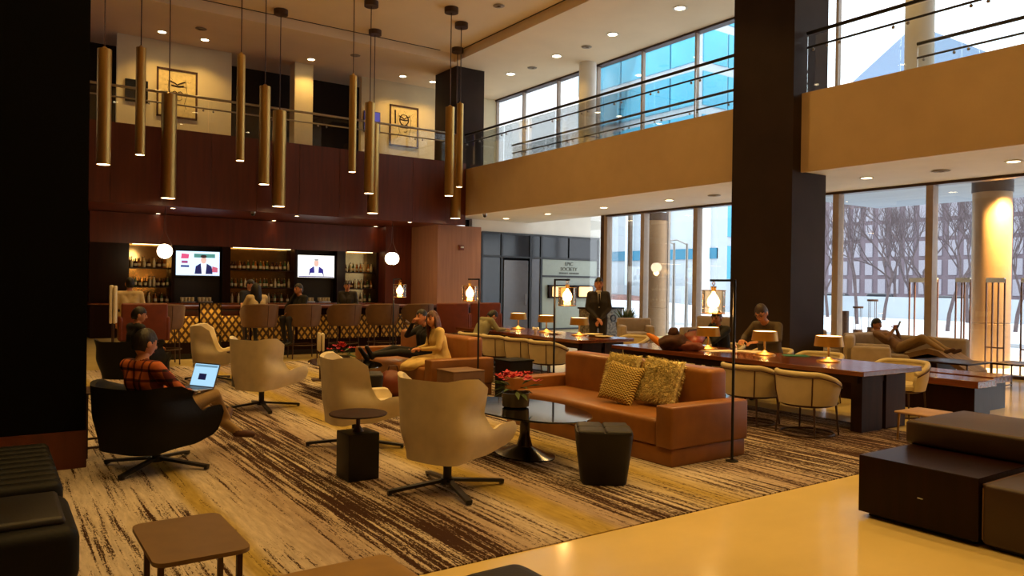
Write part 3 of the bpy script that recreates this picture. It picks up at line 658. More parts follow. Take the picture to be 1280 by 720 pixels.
def cushion(label, m, w, h, th, loc, rot, rough=0., seed=0, fur=0):
    t = thing('throw_pillow', label, 'pillow', loc); t.rotation_euler = rot
    cov = obj('cover', pillow(w, h, th, rough, seed), m, t, sharp=80)
    if fur:
        f = obj('fur', fur_cards(w, h, th, fur, seed), m, t); f['kind'] = 'stuff'
    return t
cushion('shaggy yellow fur pillow leaning at the left on the cognac sofa', M_fur, .50, .50, .15, (5.93, 6.38, .69), (-.30, 0, -PI/2), .004, 1, 4200)
cushion('shaggy yellow fur pillow leaning at the right on the cognac sofa', M_fur, .50, .50, .16, (5.87, 5.72, .70), (-.34, .06, -PI/2+.12), .004, 2, 4200)
cushion('small yellow herringbone woven pillow between the two fur pillows', M_herr, .45, .45, .13, (5.64, 6.08, .65), (-.42, .14, -PI/2+.2), 0, 3)
# ------------------------------------------------------------------ ottomans and small tables
def ottoman(label, loc, rz, w=.49, h=.47):
    t = thing('leather_ottoman', label, 'ottoman', loc, rz, 'dark leather ottomans')
    def sq(s, z): return [(s*.5*math.copysign(abs(math.cos(a))**.38, math.cos(a)), s*.5*math.copysign(abs(math.sin(a))**.38, math.sin(a)), z) for a in [2*PI*k/40+.01 for k in range(40)]]
    obj('body', B().rings([sq(w*.76, .0), sq(w*.8, .015), sq(w*.94, h*.6), sq(w, h-.05), sq(w*.985, h-.02)]), M_dkstool, t)
    for i in (-1, 1):
        for j in (-1, 1):
            c = w*.235; g = w*.475
            obj('top_pad', B().rbox(i*c-g/2+.004, i*c+g/2-.004, j*c-g/2+.004, j*c+g/2-.004, h-.05, h, .035, 4), M_dkstool, t)
    return t
ot = ottoman('dark brown tapered leather ottoman in front of the near cognac sofa', (4.42, 4.98, .008), -.64)
dup(ot, (4.2, 9.55, .008), -.4, 'dark brown leather ottoman behind the profile wing chair, by the far coffee table')
st = thing('side_table', 'small round-topped side table on a black block base by the wing chair', 'side table', (2.66, 6.18, .008))
obj('block_base', B().rbox(-.14, .14, -.14, .14, 0, .40, .008), M_black, st); obj('stem', B().lathe([(.05, .40), (.018, .45), (.018, .53)], 14), M_bronze, st); obj('top', B().lathe([(.10, .53), (.245, .545), (.25, .555), (.245, .56)], 40), M_tableleg, st)
st2 = dup(st, (3.38, 12.45, .008), 0, 'small round-topped side table on a black block base by the farthest wing chair')
def oval_table(label, loc, group):
    t = thing('coffee_table', label, 'coffee table', loc, 0, group); a, b_ = .49, .86
    def ov(s, z): return [(s*a*math.cos(q), s*b_*math.sin(q), z) for q in [2*PI*k/56 for k in range(56)]]
    obj('top', B().rings([ov(.9, .43), ov(.985, .443), ov(1, .452), ov(.99, .46)]), mat('black_gloss', (12, 10, 10), .05, spec=.7, coat=.5), t)
    obj('pedestal', B().lathe([(.30, .0), (.30, .012), (.22, .03), (.08, .09), (.05, .2), (.05, .33), (.09, .41), (.2, .43)], 40, sx=.85, sy=1.25), mat('bronze_gloss', (44, 30, 24), .18, .3), t)
    return t
oval_table('black oval tulip coffee table with red flowers in front of the near sofa', (4.42, 6.15, .008), 'oval coffee tables')
oval_table('black oval tulip coffee table with red flowers in front of the far sofa', (4.5, 11.0, .008), 'oval coffee tables')
def flowers(label, loc, seed, s=1.):
    rnd = random.Random(seed); t = thing('flower_bowl', label, 'flowers', loc); t.scale = (s, s, s)
    obj('glass_bowl', B().lathe([(.07, 0), (.09, .01), (.095, .10), (.088, .10), (.08, .012)], 24), mat('bowl_glass', (90, 80, 64), .08), t)
    M_pet = [mat('petal_red', (190, 26, 34), .6, var=.3), mat('petal_pink', (214, 50, 84), .6, var=.3)]; M_leaf = mat('leaf_green', (70, 92, 38), .6, var=.3)
    for k in range(24):
        a = rnd.uniform(0, 2*PI); rr = rnd.uniform(0, .15); c = Vector((rr*math.cos(a), rr*math.sin(a), .15+.08*(1-(rr/.17)**2)+rnd.uniform(-.02, .02)))
        b_ = B(); q = rnd.uniform(0, 1)
        for p_ in range(7):
            th = 2*PI*p_/7+q; d = Vector((math.cos(th), math.sin(th), rnd.uniform(.2, .7))).normalized(); l = rnd.uniform(.03, .05); sd = Vector((-math.sin(th), math.cos(th), 0))*.013
            b_.add([tuple(c), tuple(c+d*l*.5+sd), tuple(c+d*l), tuple(c+d*l*.5-sd)], [(0, 1, 2, 3)])
        obj('blossom', b_, M_pet[k % 3 == 0], t)
    for k in range(20):
        a = rnd.uniform(0, 2*PI); d = Vector((math.cos(a), math.sin(a), rnd.uniform(-.35, .5))).normalized(); sd = Vector((-math.sin(a), math.cos(a), 0))*.018; c = Vector((0, 0, .12))+d*.06; l = rnd.uniform(.1, .17)
        obj('leaf', B().add([tuple(c), tuple(c+d*l*.5+sd), tuple(c+d*l+Vector((0, 0, -.02))), tuple(c+d*l*.5-sd)], [(0, 1, 2, 3)]), M_leaf, t)
flowers('red flowers with green leaves in a bowl on the near oval table', (4.38, 6.26, .468), 5, 1.5)
flowers('red flowers in a glass bowl on the far oval table', (4.35, 10.75, .468), 9, 1.3)
bx_ = thing('crate_table', 'tan box side table with a dark slot handle beside the far sofa arm', 'box', (5.62, 9.42, .008))
obj('body', B().rbox(-.26, .26, -.24, .24, 0, .45, .012), M_stool, bx_); obj('slot', B().box(.04, .18, -.245, -.235, .30, .34), M_black, bx_); obj('lid', B().rbox(-.265, .265, -.245, .245, .44, .46, .006), M_stool, bx_)
kb = thing('black_cabinet', 'narrow black cabinet at the end of the far sofa by the lantern lamp', 'cabinet', (6.5, 9.35, .008))
obj('body', B().box(-.2, .2, -.2, .2, 0, .55), M_black, kb); obj('top', B().rbox(-.22, .22, -.22, .22, .55, .575, .005), M_blackfab, kb)
# foreground table and seats
nt_ = thing('low_table', 'small bronze-topped low table in the left foreground on the carpet', 'side table', (.815, 3.9, .008))
obj('top', B().prism([(x+r_*math.cos(a), y+r_*math.sin(a)) for (x, y, q) in ((.15, .27, 0), (-.15, .27, 1), (-.15, -.27, 2), (.15, -.27, 3)) for r_ in (.06,) for a in [PI/2*(q+j/5) for j in range(6)]], .435, .455), mat('bronze_top', (122, 94, 58), .45, 0., var=.1), nt_)
for (x, y) in ((-.17, .1), (-.17, -.25), (.17, -.25), (.17, .1)): obj('leg', B().bar((x, y, 0), (x, y, .436), .025, .025), M_bronze, nt_)
for y in (.1, -.25): obj('foot_rail', B().bar((-.17, y, .012), (.17, y, .012), .025, .02), M_bronze, nt_)
M_ochre = mat('ochre_leather', (150, 114, 50), .6, var=.1, bump=.05, bscale=90)
f1 = thing('foreground_ottoman', 'ochre leather bench seat cut off by the bottom edge of the picture', 'ottoman', (1.08, 2.74, 0)); obj('cushion', B().rbox(-.8, .5, -.5, .53, .12, .455, .09, 5), M_ochre, f1); obj('base', B().box(-.44, .44, -.44, .44, 0, .125), M_black, f1)
f2 = thing('foreground_ottoman', 'dark taupe bench seat at the bottom edge beside the ochre one', 'ottoman', (1.84, 2.4, 0)); obj('cushion', B().rbox(-.22, .22, -.48, .48, .12, .45, .12, 5), M_dkstool, f2); obj('base', B().box(-.18, .18, -.42, .42, 0, .125), M_black, f2)
# black channel-tufted sofa at the lower left
bs = thing('black_sofa', 'black leather channel-tufted sofa at the left edge', 'sofa', (-.45, 5.6, .008))
obj('base', B().box(-.8, .82, -1.1, 1.0, 0, .16), M_black, bs)
for k in range(9): obj('channel', B().rbox(-.8, .84, -.32+k*.15, -.32+(k+1)*.15, .14, .47, .05, 3), M_blackfab, bs)
obj('arm', B().rbox(-.8, .86, -1.12, -.34, .1, .41, .07, 4), M_blackfab, bs); obj('seat_pad', B().rbox(-.6, .8, -1.02, -.42, .39, .45, .028, 3), M_dkstool, bs)
rb = thing('red_posy', 'dark red blossoms at the left edge on the black sofa side', 'flowers', (-.42, 6.98, .5)); 
for k in range(7): obj('blossom', B().ell((.05*math.cos(k*.9), .05*math.sin(k*.9), .05+.02*(k % 3)), (.028, .028, .022), 8, 5), mat('petal_pink', (214, 50, 84)), rb)
obj('vase', B().lathe([(.05, -.48), (.06, -.2), (.045, .04)], 16), M_black, rb)
# dark modular seating at the lower right
mb = thing('wood_bench_box', 'dark glossy wood box bench on the marble, lower right', 'bench', (5.4, 2.37, 0))
obj('box', B().rbox(0, 1.75, 0, .84, .04, .46, .004, 1), M_espresso, mb); obj('plinth', B().box(.08, 1.7, .05, .8, 0, .045), M_black, mb)
obj('drawer_pull', B().rbox(-.008, .002, .36, .40, .235, .243, .003), M_steel, mb)
M_brlea = mat('brown_leather_seam', (54, 32, 18), .5, var=.12, bump=.05)
mc = thing('bench_cushion', 'brown leather bolster cushion lying on the dark wood box', 'cushion', (6.12, 2.39, .462)); obj('cushion', B().rbox(0, .95, -.02, .86, 0, .19, .03, 3), M_brlea, mc); obj('seam', B().tube([(0.004, -.016, .16), (.004, -.016, .03)], .005, 6).tube([(.02, -.01, .186), (.02, .84, .186)], .004, 6), M_stool, mc)
mo = thing('leather_pouf', 'brown leather pouf with piped edges at the right edge', 'ottoman', (5.41, 1.5, 0)); obj('body', B().rbox(0, .9, 0, .86, .03, .43, .03, 3), M_brlea, mo); obj('piping', B().tube([(.01, .01, .405), (.01, .84, .405)], .006, 6).tube([(.01, .85, .06), (.01, .85, .40)], .006, 6).tube([(.02, .855, .42), (.88, .855, .42)], .006, 6), M_stool, mo); obj('foot', B().box(.06, .84, .06, .8, 0, .03), M_black, mo)
ct = thing('tray_stool', 'small pale tray stool with thin metal legs near the wooden table end', 'stool', (8.72, 4.42, .008))
obj('top', B().rbox(-.26, .26, -.2, .2, .30, .325, .01), mat('pale_top', (176, 140, 110), .5), ct)
for x in (-.23, .23):
    for y in (-.17, .17): obj('leg', B().cyl((x, y, 0), (x*.95, y*.95, .302), .012), M_brass, ct)
# ------------------------------------------------------------------ long walnut tables
def long_table(label, loc, ln):
    t = thing('communal_table', label, 'table', loc, 0, 'long walnut tables')
    obj('top', B().rbox(0, 1.3, 0, ln, .68, .74, .006, 1), M_table, t); obj('apron', B().box(.12, 1.18, .15, ln-.15, .58, .68), M_tableleg, t)
    for y in (.12, ln-.42): obj('leg_panel', B().box(.18, .62, y, y+.14, 0, .68), M_tableleg, t); obj('leg_panel', B().box(.7, 1.14, y, y+.14, 0, .68), M_tableleg, t)
    return t
long_table('long walnut communal table with three brass lamps, right of the near sofa', (8.31, 4.9, .008), 4.3)
long_table('long walnut communal table with three brass lamps, farther back', (8.42, 10.15, .008), 4.2)
def table_lamp(label, x, y):
    t = thing('table_lamp', label, 'table lamp', (x, y, .749), 0, 'brass table lamps')
    obj('base', B().lathe([(.15, 0), (.15, .012), (.13, .02), (.05, .035), (.02, .06)], 32), M_brass, t); obj('stem', B().lathe([(.014, .05), (.014, .24)], 12), M_brass, t)
    obj('shade', B().lathe([(.185, .20), (.165, .335), (.16, .335), (.18, .20)], 36, cap=False), M_gold, t)
    obj('diffuser', B().lathe([(.158, .322), (.158, .33)], 32), glow('lamp_diffuser', (1., .70, .32), 7.), t)
    obj('bulb', B().ell((0, 0, .265), (.03, .03, .035), 10, 8), glow('lamp_bulb', (1., .62, .25), 14.), t)
    lamp('bulb_light', 'POINT', (0, 0, .215), 5.0, WARM2, .05, t); return t
for i, (x, y) in enumerate(((9.08, 5.84), (9.15, 6.89), (9.15, 7.93))): table_lamp('brass table lamp with drum shade, %s from the near end of the front table' % ORD[i], x, y)
for i, (x, y) in enumerate(((9.27, 11.17), (9.3, 12.24), (9.42, 13.4))): table_lamp('brass table lamp with drum shade, %s from the near end of the rear table' % ORD[i], x, y)
# ------------------------------------------------------------------ tub dining chairs
def tub_chair(label):
    t = thing('tub_dining_chair', label, 'chair', (0, 0, 0), 0, 'cream tub dining chairs'); R = .31; nu = 40; rs = []
    def topz(q): return .72-.13*max(0, (abs(q)-.45)/.55)**1.3
    for i in range(nu+1):
        q = -1+2*i/nu; a = q*2.05; sx, sy = math.sin(a), -math.cos(a); tz = topz(q)
        ring = []
        for (r_, z) in ((R+.0, .36), (R+.03, .5), (R+.045, tz-.03), (R-.015, tz-.03), (R-.03, .5), (R-.05, .36)): ring.append((r_*sx*1.05, r_*sy, z))
        rs.append(ring)
    obj('back_shell', B().rings(rs), M_tub, t, sharp=70)
    obj('top_roll', B().tube([((R+.02)*math.sin(a)*1.05, -(R+.02)*math.cos(a), topz(a/2.05)-.005) for a in [-2.05+4.1*i/40 for i in range(41)]], .033, 10), M_tub, t)
    for a in (-.75, .75): obj('strap', B().tube([(r_*math.sin(a)*1.05, -r_*math.cos(a), z) for r_, z in ((R+.004, .36), (R+.034, .5), (R+.05, topz(a/2.05)-.03))], .008, 6), M_pipe, t)
    obj('roll_piping', B().tube([((R+.052)*math.sin(a)*1.05, -(R+.052)*math.cos(a), topz(a/2.05)-.035) for a in [-2.05+4.1*i/40 for i in range(41)]], .007, 6), M_pipe, t)
    obj('seat_cushion', B().lathe([(.20, .36), (.285, .37), (.29, .42), (.27, .45), (.15, .46)], 32, (0, .03, 0)), M_tub, t)
    obj('seat_frame', B().lathe([(.26, .33), (.30, .345), (.30, .36)], 32), M_pipe, t)
    for x, y in ((-.24, .2), (.24, .2), (-.24, -.2), (.24, -.2)): obj('leg', B().cyl((x, y, .34), (x*1.1, y*1.1, 0), .013, .010, 8), M_bronze, t)
    obj('floor_ring', B().tube([(.30*math.cos(a), .30*math.sin(a), .012) for a in [2*PI*k/40 for k in range(41)]], .011, 6), M_bronze, t)
    return t
tb = tub_chair('cream tub dining chair nearest the end of the front walnut table, back to the sofa'); tb.location = (7.92, 5.36, .008); tb.rotation_euler.z = az(92)
for x, y, a, lb in ((7.92, 6.16, 90, 'cream tub dining chair second from the front table end, behind the sofa'),
                    (10.18, 5.5, 270, 'cream tub dining chair at the far side of the front table by the dark bench'),
                    (10.2, 6.75, 262, 'cream tub dining chair beside the man with glasses'),
                    (7.98, 10.42, 90, 'cream tub dining chair at the rear table, nearest its front corner'),
                    (7.98, 11.16, 90, 'cream tub dining chair at the rear table, second from its front corner'),
                    (7.98, 11.95, 92, 'cream tub dining chair at the rear table, third from its front corner'),
                    (7.95, 12.75, 88, 'cream tub dining chair under the person in the green jacket'),
                    (10.2, 10.75, 268, 'cream tub dining chair at the window side of the rear table'),
                    (10.2, 7.6, 275, 'cream tub dining chair in which the man with glasses sits')):
    dup(tb, (x, y, .008 if x < 8.7 else 0), az(a), lb)
# ------------------------------------------------------------------ bar stools
def bar_stool(label):
    t = thing('bar_stool', label, 'bar stool', (0, 0, 0), 0, 'taupe tub bar stools'); R = .36; rs = []; nu = 36
    def topz(q): return 1.19-.05*abs(q)**2-.12*max(0, (abs(q)-.6)/.4)**1.5
    for i in range(nu+1):
        q = -1+2*i/nu; a = q*1.75; sx, sy = math.sin(a), -math.cos(a); rs.append([(r_*sx, r_*sy, z) for r_, z in ((R, .74), (R+.03, .95), (R+.04, topz(q)), (R, topz(q)), (R-.015, .95), (R-.05, .74))])
    obj('back_shell', B().rings(rs), M_stool, t, sharp=60)
    obj('rim', B().tube([((R+.02)*math.sin(a), -(R+.02)*math.cos(a), topz(a/1.75)) for a in [-1.75+3.5*i/36 for i in range(37)]], .022, 8), M_stool, t)
    obj('seam', B().tube([(R*math.sin(.25), -R*math.cos(.25), .74), ((R+.032)*math.sin(.25), -(R+.032)*math.cos(.25), .95), ((R+.044)*math.sin(.25), -(R+.044)*math.cos(.25), 1.17)], .006, 6), M_pipe, t)
    obj('seat', B().lathe([(.25, .70), (.33, .71), (.335, .76), (.30, .79), (.1, .80)], 30), M_stool, t)
    for x, y in ((-.25, .22), (.25, .22), (-.25, -.22), (.25, -.22)): obj('leg', B().cyl((x, y, .71), (x*1.08, y*1.08, 0), .014, n=8), M_bronze, t)
    obj('foot_ring', B().tube([(.34*math.cos(a), .30*math.sin(a), .30) for a in [2*PI*k/36 for k in range(37)]], .012, 6), M_bronze, t)
    return t
bsx = (2.92, 4.82, 5.78, 6.74, 7.70, 8.62)
b0 = bar_stool('taupe tub bar stool, first from the left along the bar'); b0.location = (bsx[0], 16.55, 0)
for i, x in enumerate(bsx[1:]): dup(b0, (x, 16.55, 0), random.uniform(-.15, .15), 'taupe tub bar stool, %s from the left along the bar' % ORD[i+1])
# oxblood high seats
def high_seat(label, loc, rz, w=.78):
    t = thing('high_back_seat', label, 'chair', loc, rz, 'oxblood high seats')
    obj('backrest', B().rbox(-w/2, w/2, -.34, -.24, .55, 1.25, .04), M_redlea, t); obj('seat', B().rbox(-w/2, w/2, -.26, .3, .60, .74, .04), M_redlea, t)
    for s in (-1, 1): obj('side_wing', B().rbox(s*w/2-.04, s*w/2+.04, -.34, .15, .55, 1.0, .035), M_redlea, t)
    obj('pedestal', B().lathe([(.26, 0), (.26, .02), (.05, .06), (.05, .6)], 24), M_black, t); return t
hs = high_seat('oxblood leather high seat in front of the person in the cream shirt', (2.42, 15.7, .008), az(4))
dup(hs, (8.95, 15.6, 0), az(10), 'oxblood leather high seat beside the brown wood pier, left one'); dup(hs, (9.95, 15.75, 0), az(10), 'oxblood leather high seat beside the brown wood pier, right one')
# ------------------------------------------------------------------ lantern floor lamps
def lantern(label, loc, d):
    t = thing('lantern_lamp', label, 'floor lamp', loc, 0, 'lantern floor lamps')
    obj('pole', B().lathe([(.014, 0), (.014, 1.77)], 10), M_black, t); obj('base', B().lathe([(.06, 0), (.06, .01), (.02, .02)], 24), M_black, t)
    obj('arm', B().bar((0, 0, 1.76), (0, d*.30, 1.76), .022, .022), M_black, t)
    y = d*.26
    obj('hanger', B().tube([(0, y, 1.755), (.02, y, 1.73), (0, y, 1.70), (-.02, y, 1.73), (0, y, 1.755)], .005, 6), M_brass, t)
    obj('cap', B().lathe([(.022, 1.66), (.03, 1.7)], 16, (0, y, 0)), M_brass, t)
    g = obj('glass_cylinder', B().lathe([(.115, 1.43), (.115, 1.66), (.11, 1.66), (.11, 1.43)], 28, (0, y, 0), cap=False), M_lantern, t)
    obj('rim', B().tube([(.115*math.cos(a), y+.115*math.sin(a), 1.66) for a in [2*PI*k/28 for k in range(29)]], .005, 6), M_brass, g); obj('rim', B().tube([(.115*math.cos(a), y+.115*math.sin(a), 1.43) for a in [2*PI*k/28 for k in range(29)]], .005, 6), M_brass, g)
    obj('top_plate', B().bar((-.115, y, 1.66), (.115, y, 1.66), .02, .006).bar((0, y-.115, 1.66), (0, y+.115, 1.66), .02, .006), M_brass, t)
    obj('bulb', B().lathe([(.012, 1.65), (.025, 1.62), (.052, 1.585), (.062, 1.545), (.052, 1.505), (.02, 1.485)], 18, (0, y, 0)), glow('lantern_bulb', (1., .66, .30), 22.), t)
    lamp('bulb_light', 'POINT', (0, y, 1.455), 9., WARM2, .05, t)
lantern('lantern floor lamp with dark pole at the near end of the near sofa', (5.98, 4.86, .008), 1)
lantern('lantern floor lamp with glowing bulb at the far end of the near sofa', (6.1, 7.86, .008), -1)
lantern('lantern floor lamp at the near end of the far sofa', (6.05, 9.64, .008), 1)
lantern('lantern floor lamp at the far end of the far sofa', (6.15, 12.75, .008), -1)
# ------------------------------------------------------------------ window lounge
bench = None
for (x0, x1, lb) in ((10.95, 11.5, 'dark wood slab bench behind the tub chair, near one'), (11.72, 12.3, 'dark wood slab bench behind the tub chair, farther one')):
    y0 = 4.84 if x0 < 11.2 else 4.98
    t = thing('slab_bench', lb, 'bench', (x0, y0, 0)); obj('slab', B().rbox(0, x1-x0, 0, 2.3, .385, .48, .006, 1), M_table, t); obj('body', B().box(.05, x1-x0-.05, .06, 2.24, 0, .385), M_espresso, t)
def frame_table(label, loc, w, d, h=.46):
    t = thing('frame_table', label, 'table', loc, 0, 'metal frame tables'); obj('top', B().rbox(-w/2, w/2, -d/2, d/2, h-.03, h, .005), M_espresso, t)
    for x in (-1, 1):
        for y in (-1, 1): obj('leg', B().bar((x*(w/2-.02), y*(d/2-.02), 0), (x*(w/2-.02), y*(d/2-.02), h-.03), .022, .022), M_bronze, t)
    for y in (-d/2+.02, d/2-.02): obj('stretcher', B().bar((-w/2, y, .03), (w/2, y, .03), .02, .02), M_bronze, t)
frame_table('dark metal-framed low table at the foot of the chaise', (14.05, 6.65, 0), .9, .95); frame_table('dark metal-framed low table nearest the brass column', (14.75, 5.75, 0), .8, .8)
def grey_seat(name, label, loc, rz, w, d=.85, hb=.80):
    t = thing(name, label, 'armchair' if w < 1.3 else 'sofa', loc, rz, 'grey window seats')
    obj('backrest', B().rbox(-w/2, w/2, -d/2, -d/2+.2, .15, hb, .06, 4), M_grey, t); obj('seat', B().rbox(-w/2+.17, w/2-.17, -d/2+.15, d/2, .2, .43, .05), M_grey, t)
    for s in (-1, 1): obj('arm', B().rbox(min(s*w/2, s*(w/2-.18)), max(s*w/2, s*(w/2-.18)), -d/2+.02, d/2-.02, .12, .61, .05, 4), M_grey, t)
    for x in (-1, 1):
        for y in (-1, 1): obj('leg', B().cyl((x*(w/2-.1), y*(d/2-.1), 0), (x*(w/2-.1), y*(d/2-.1), .16), .02), M_pipe, t)
    return t
grey_seat('armchair', 'grey armchair in front of the potted plant by the windows', (14.9, 15.5, 0), az(215), .95)
grey_seat('window_sofa', 'long grey sofa with its back against the windows left of the column', (15.75, 13.0, 0), az(270), 2.6, .9, .92)
grey_seat('armchair', 'grey armchair just right of the charcoal column', (14.75, 9.75, 0), az(200), .85)
grey_seat('armchair', 'grey armchair with high arm beside the lounging man', (14.2, 8.3, 0), az(150), .9)
ch = thing('chaise', 'grey chaise with a brown striped throw under the lounging man', 'chaise', (15.3, 8.05, 0))
obj('backrest', B().rbox(-.45, .5, .95, 1.2, .1, .78, .06, 4), M_grey, ch); obj('side_back', B().rbox(.34, .55, -.9, 1.15, .2, .76, .06, 4), M_grey, ch); obj('seat', B().rbox(-.45, .4, -.2, 1.0, .2, .42, .05), M_grey, ch)
def slab(path, x0, x1, th): 
    return B().rings([[(x0, y, z), (x1, y, z), (x1, y, z-th), (x0, y, z-th)] for y, z in path])
obj('legrest', slab([(-.1, .44), (-.55, .58), (-.75, .54), (-1.3, .2)], -.4, .34, .10), mat('striped_throw', (96, 66, 46), .8, c2=(190, 156, 112), vscale=3, stretch=(24, .2, .2)), ch)
obj('support', B().box(-.38, .3, -.75, -.2, .0, .40), M_espresso, ch); obj('foot', B().box(-.38, .3, .2, 1.1, 0, .2), M_espresso, ch)
# potted plant by the window
pp_ = thing('potted_plant', 'leafy plant in a tall grey pot behind the standing man', 'plant', (15.55, 16.6, 0)); obj('pot', B().lathe([(.2, 0), (.3, .62), (.27, .62), (.26, .55)], 24), mat('pot_grey', (110, 104, 98), .6), pp_)
obj('soil', B().lathe([(.26, .54), (.26, .56)], 20), M_dark, pp_)
rnd = random.Random(12)
for k in range(46):
    a = rnd.uniform(0, 2*PI); l = rnd.uniform(.3, .62); lean = rnd.uniform(.15, .9); pts = [Vector((.1*math.cos(a), .1*math.sin(a), .56))]
    for q in range(1, 5): pts.append(pts[0]+Vector((math.cos(a)*lean*l*(q/4)**1.3, math.sin(a)*lean*l*(q/4)**1.3, l*(q/4)-.35*lean*l*(q/4)**2.5)))
    sd = Vector((-math.sin(a), math.cos(a), 0)); vv = []; ff = []
    for q, p_ in enumerate(pts):
        w = (.012, .03, .034, .024, .002)[q]; vv += [tuple(p_-sd*w), tuple(p_+sd*w)]
        if q: ff.append((2*q-2, 2*q-1, 2*q+1, 2*q))
    obj('leaf', B().add(vv, ff), mat('plant_leaf', (58, 78, 44), .5, var=.3), pp_)
# things on the walnut tables
def paper(label, x, y, rz, w=.21, h=.297, c=(230, 216, 180), z=.7485, cat='paper'):
    t = thing('paper_sheets', label, cat, (x, y, z), rz); obj('sheet', B().box(-w/2, w/2, -h/2, h/2, 0, .004), mat('paper_%d_%d_%d' % c, c, .8), t); obj('sheet', B().box(-w/2, w/2, -h/2, h/2, .0045, .008).rot(0, 0, .18), mat('paper_%d_%d_%d' % c, c, .8), t)
paper('open white papers lying by the man with glasses', 9.35, 7.35, .4, .3, .4); paper('white papers at the left of the front table past the lamp pole', 9.0, 7.55, 1.2, .24, .5); paper('teal folder lying on the front table by the man with glasses', 9.4, 6.55, .7, .25, .33, (24, 96, 70)); paper('cream papers in front of the green-jacket person', 8.7, 12.75, .3)
bo = thing('small_bottle', 'small glass sauce bottle with white label on the front table', 'bottle', (8.88, 7.2, .749)); obj('body', B().lathe([(.03, 0), (.032, .01), (.032, .1), (.013, .14), (.012, .18)], 16), BOT[0], bo); obj('paper_label', B().lathe([(.033, .02), (.033, .085)], 16, cap=False), M_porc, bo); obj('cap', B().lathe([(.015, .175), (.015, .2)], 12), M_black, bo)
for i, (x, y, lb) in enumerate(((9.1, 11.75, 'round white plate between lamps on the rear table'), (9.45, 10.95, 'wide cream bowl near the front of the rear table'), (9.4, 10.6, 'flat cream tray at the front corner of the rear table'))):
    t = thing('plate', lb, 'plate', (x, y, .749)); obj('dish', B().lathe([(.08, 0), (.10, .004), (.17, .035 if i == 1 else .018), (.165, .038 if i == 1 else .02), (.09, .01)], 32), M_porc if i == 0 else M_tub, t); obj('rim', B().tube([(.168*math.cos(a), .168*math.sin(a), .036 if i == 1 else .019) for a in [2*PI*k/32 for k in range(33)]], .004, 6), M_tub, t)
fl = thing('white_blossoms', 'small white flowers on the rear table between two lamps', 'flowers', (9.0, 12.2, .749)); obj('vase', B().lathe([(.03, 0), (.035, .03), (.03, .05)], 14), M_porc, fl)
for k in range(7): obj('blossom', B().ell((.05*math.cos(k), .05*math.sin(k), .06+.015*(k % 3)), (.03, .03, .02), 8, 5), M_porc, fl)
# coats and bags piled at the far side of the front table
def lump(seed, r, amp=.2):
    b_ = B().ell((0, 0, 0), r, 28, 18); rnd = random.Random(seed); k = [(Vector((rnd.uniform(-1, 1), rnd.uniform(-1, 1), rnd.uniform(-1, 1)))*rnd.uniform(4, 9), rnd.uniform(0, 6)) for _ in range(7)]
    out = []
    for v in b_.v:
        V = Vector((v[0]/r[0], v[1]/r[1], v[2]/r[2])); d = sum(math.sin(a.dot(V)+p_) for a, p_ in k)/7; out.append(tuple(Vector(v)*(1+amp*d)))
    b_.v = out; return b_
cp = thing('coat_pile', 'brown and orange coats piled on the near table corner behind the sofa', 'coats', (8.45, 7.9, .749)); cp.scale = (.72, .72, .8)
M_coat = mat('brown_coat', (74, 42, 30), .85, var=.3, bump=.4, bscale=40); 
obj('brown_coat', lump(4, (.30, .34, .16), .3).rot(0, 0, 0, (.1, .2, .14)), M_coat, cp, sharp=80); obj('orange_lining', lump(6, (.08, .3, .06), .2).rot(.5, 0, .3, (-.05, .5, .14)), mat('orange_lining', (226, 130, 30), .7, var=.15), cp, sharp=80); obj('sleeve', lump(8, (.13, .3, .09), .3).rot(0, .3, .8, (.2, -.15, .08)), mat('rose_coat', (128, 70, 56), .8, bump=.3), cp, sharp=80); obj('collar', lump(9, (.1, .13, .1), .2).rot(0, 0, 0, (.15, .25, .32)), M_coat, cp, sharp=80)
hb = thing('handbag', 'dark leather handbag with strap beyond the coats', 'bag', (9.3, 8.35, .749)); obj('body', lump(11, (.24, .15, .13), .12).rot(0, 0, .3, (0, 0, .125)), M_redlea, hb, sharp=80); obj('strap', B().tube([(-.2, 0, .14), (-.12, 0, .26), (.1, 0, .27), (.2, 0, .14)], .012, 8), M_pipe, hb)
# ------------------------------------------------------------------ people
def cap_path(a, ra, b_, rb):
    a, b_ = Vector(a), Vector(b_); d = (b_-a); d = d.normalized() if d.length > 1e-6 else Vector((0, 0, 1))
    return [a-d*ra*.96, a-d*ra*.7, a-d*ra*.3, a, b_, b_+d*rb*.3, b_+d*rb*.7, b_+d*rb*.96], [ra*.28, ra*.71, ra*.95, ra, rb, rb*.95, rb*.71, rb*.28]
def remesh(b_, vox):
    me = bpy.data.meshes.new('tmp'); me.from_pydata(b_.v, [], b_.f); o = bpy.data.objects.new('tmp', me); COL.objects.link(o)
    m = o.modifiers.new('r', 'REMESH'); m.mode = 'VOXEL'; m.voxel_size = vox
    s = o.modifiers.new('s', 'SMOOTH'); s.factor = .5; s.iterations = 3
    dg = bpy.context.evaluated_depsgraph_get(); e = bpy.data.meshes.new_from_object(o.evaluated_get(dg))
    V = np.empty(len(e.vertices)*3); e.vertices.foreach_get('co', V); V = V.reshape(-1, 3); F = [tuple(p_.vertices) for p_ in e.polygons]
    bpy.data.objects.remove(o); bpy.data.meshes.remove(me); bpy.data.meshes.remove(e); return V, F
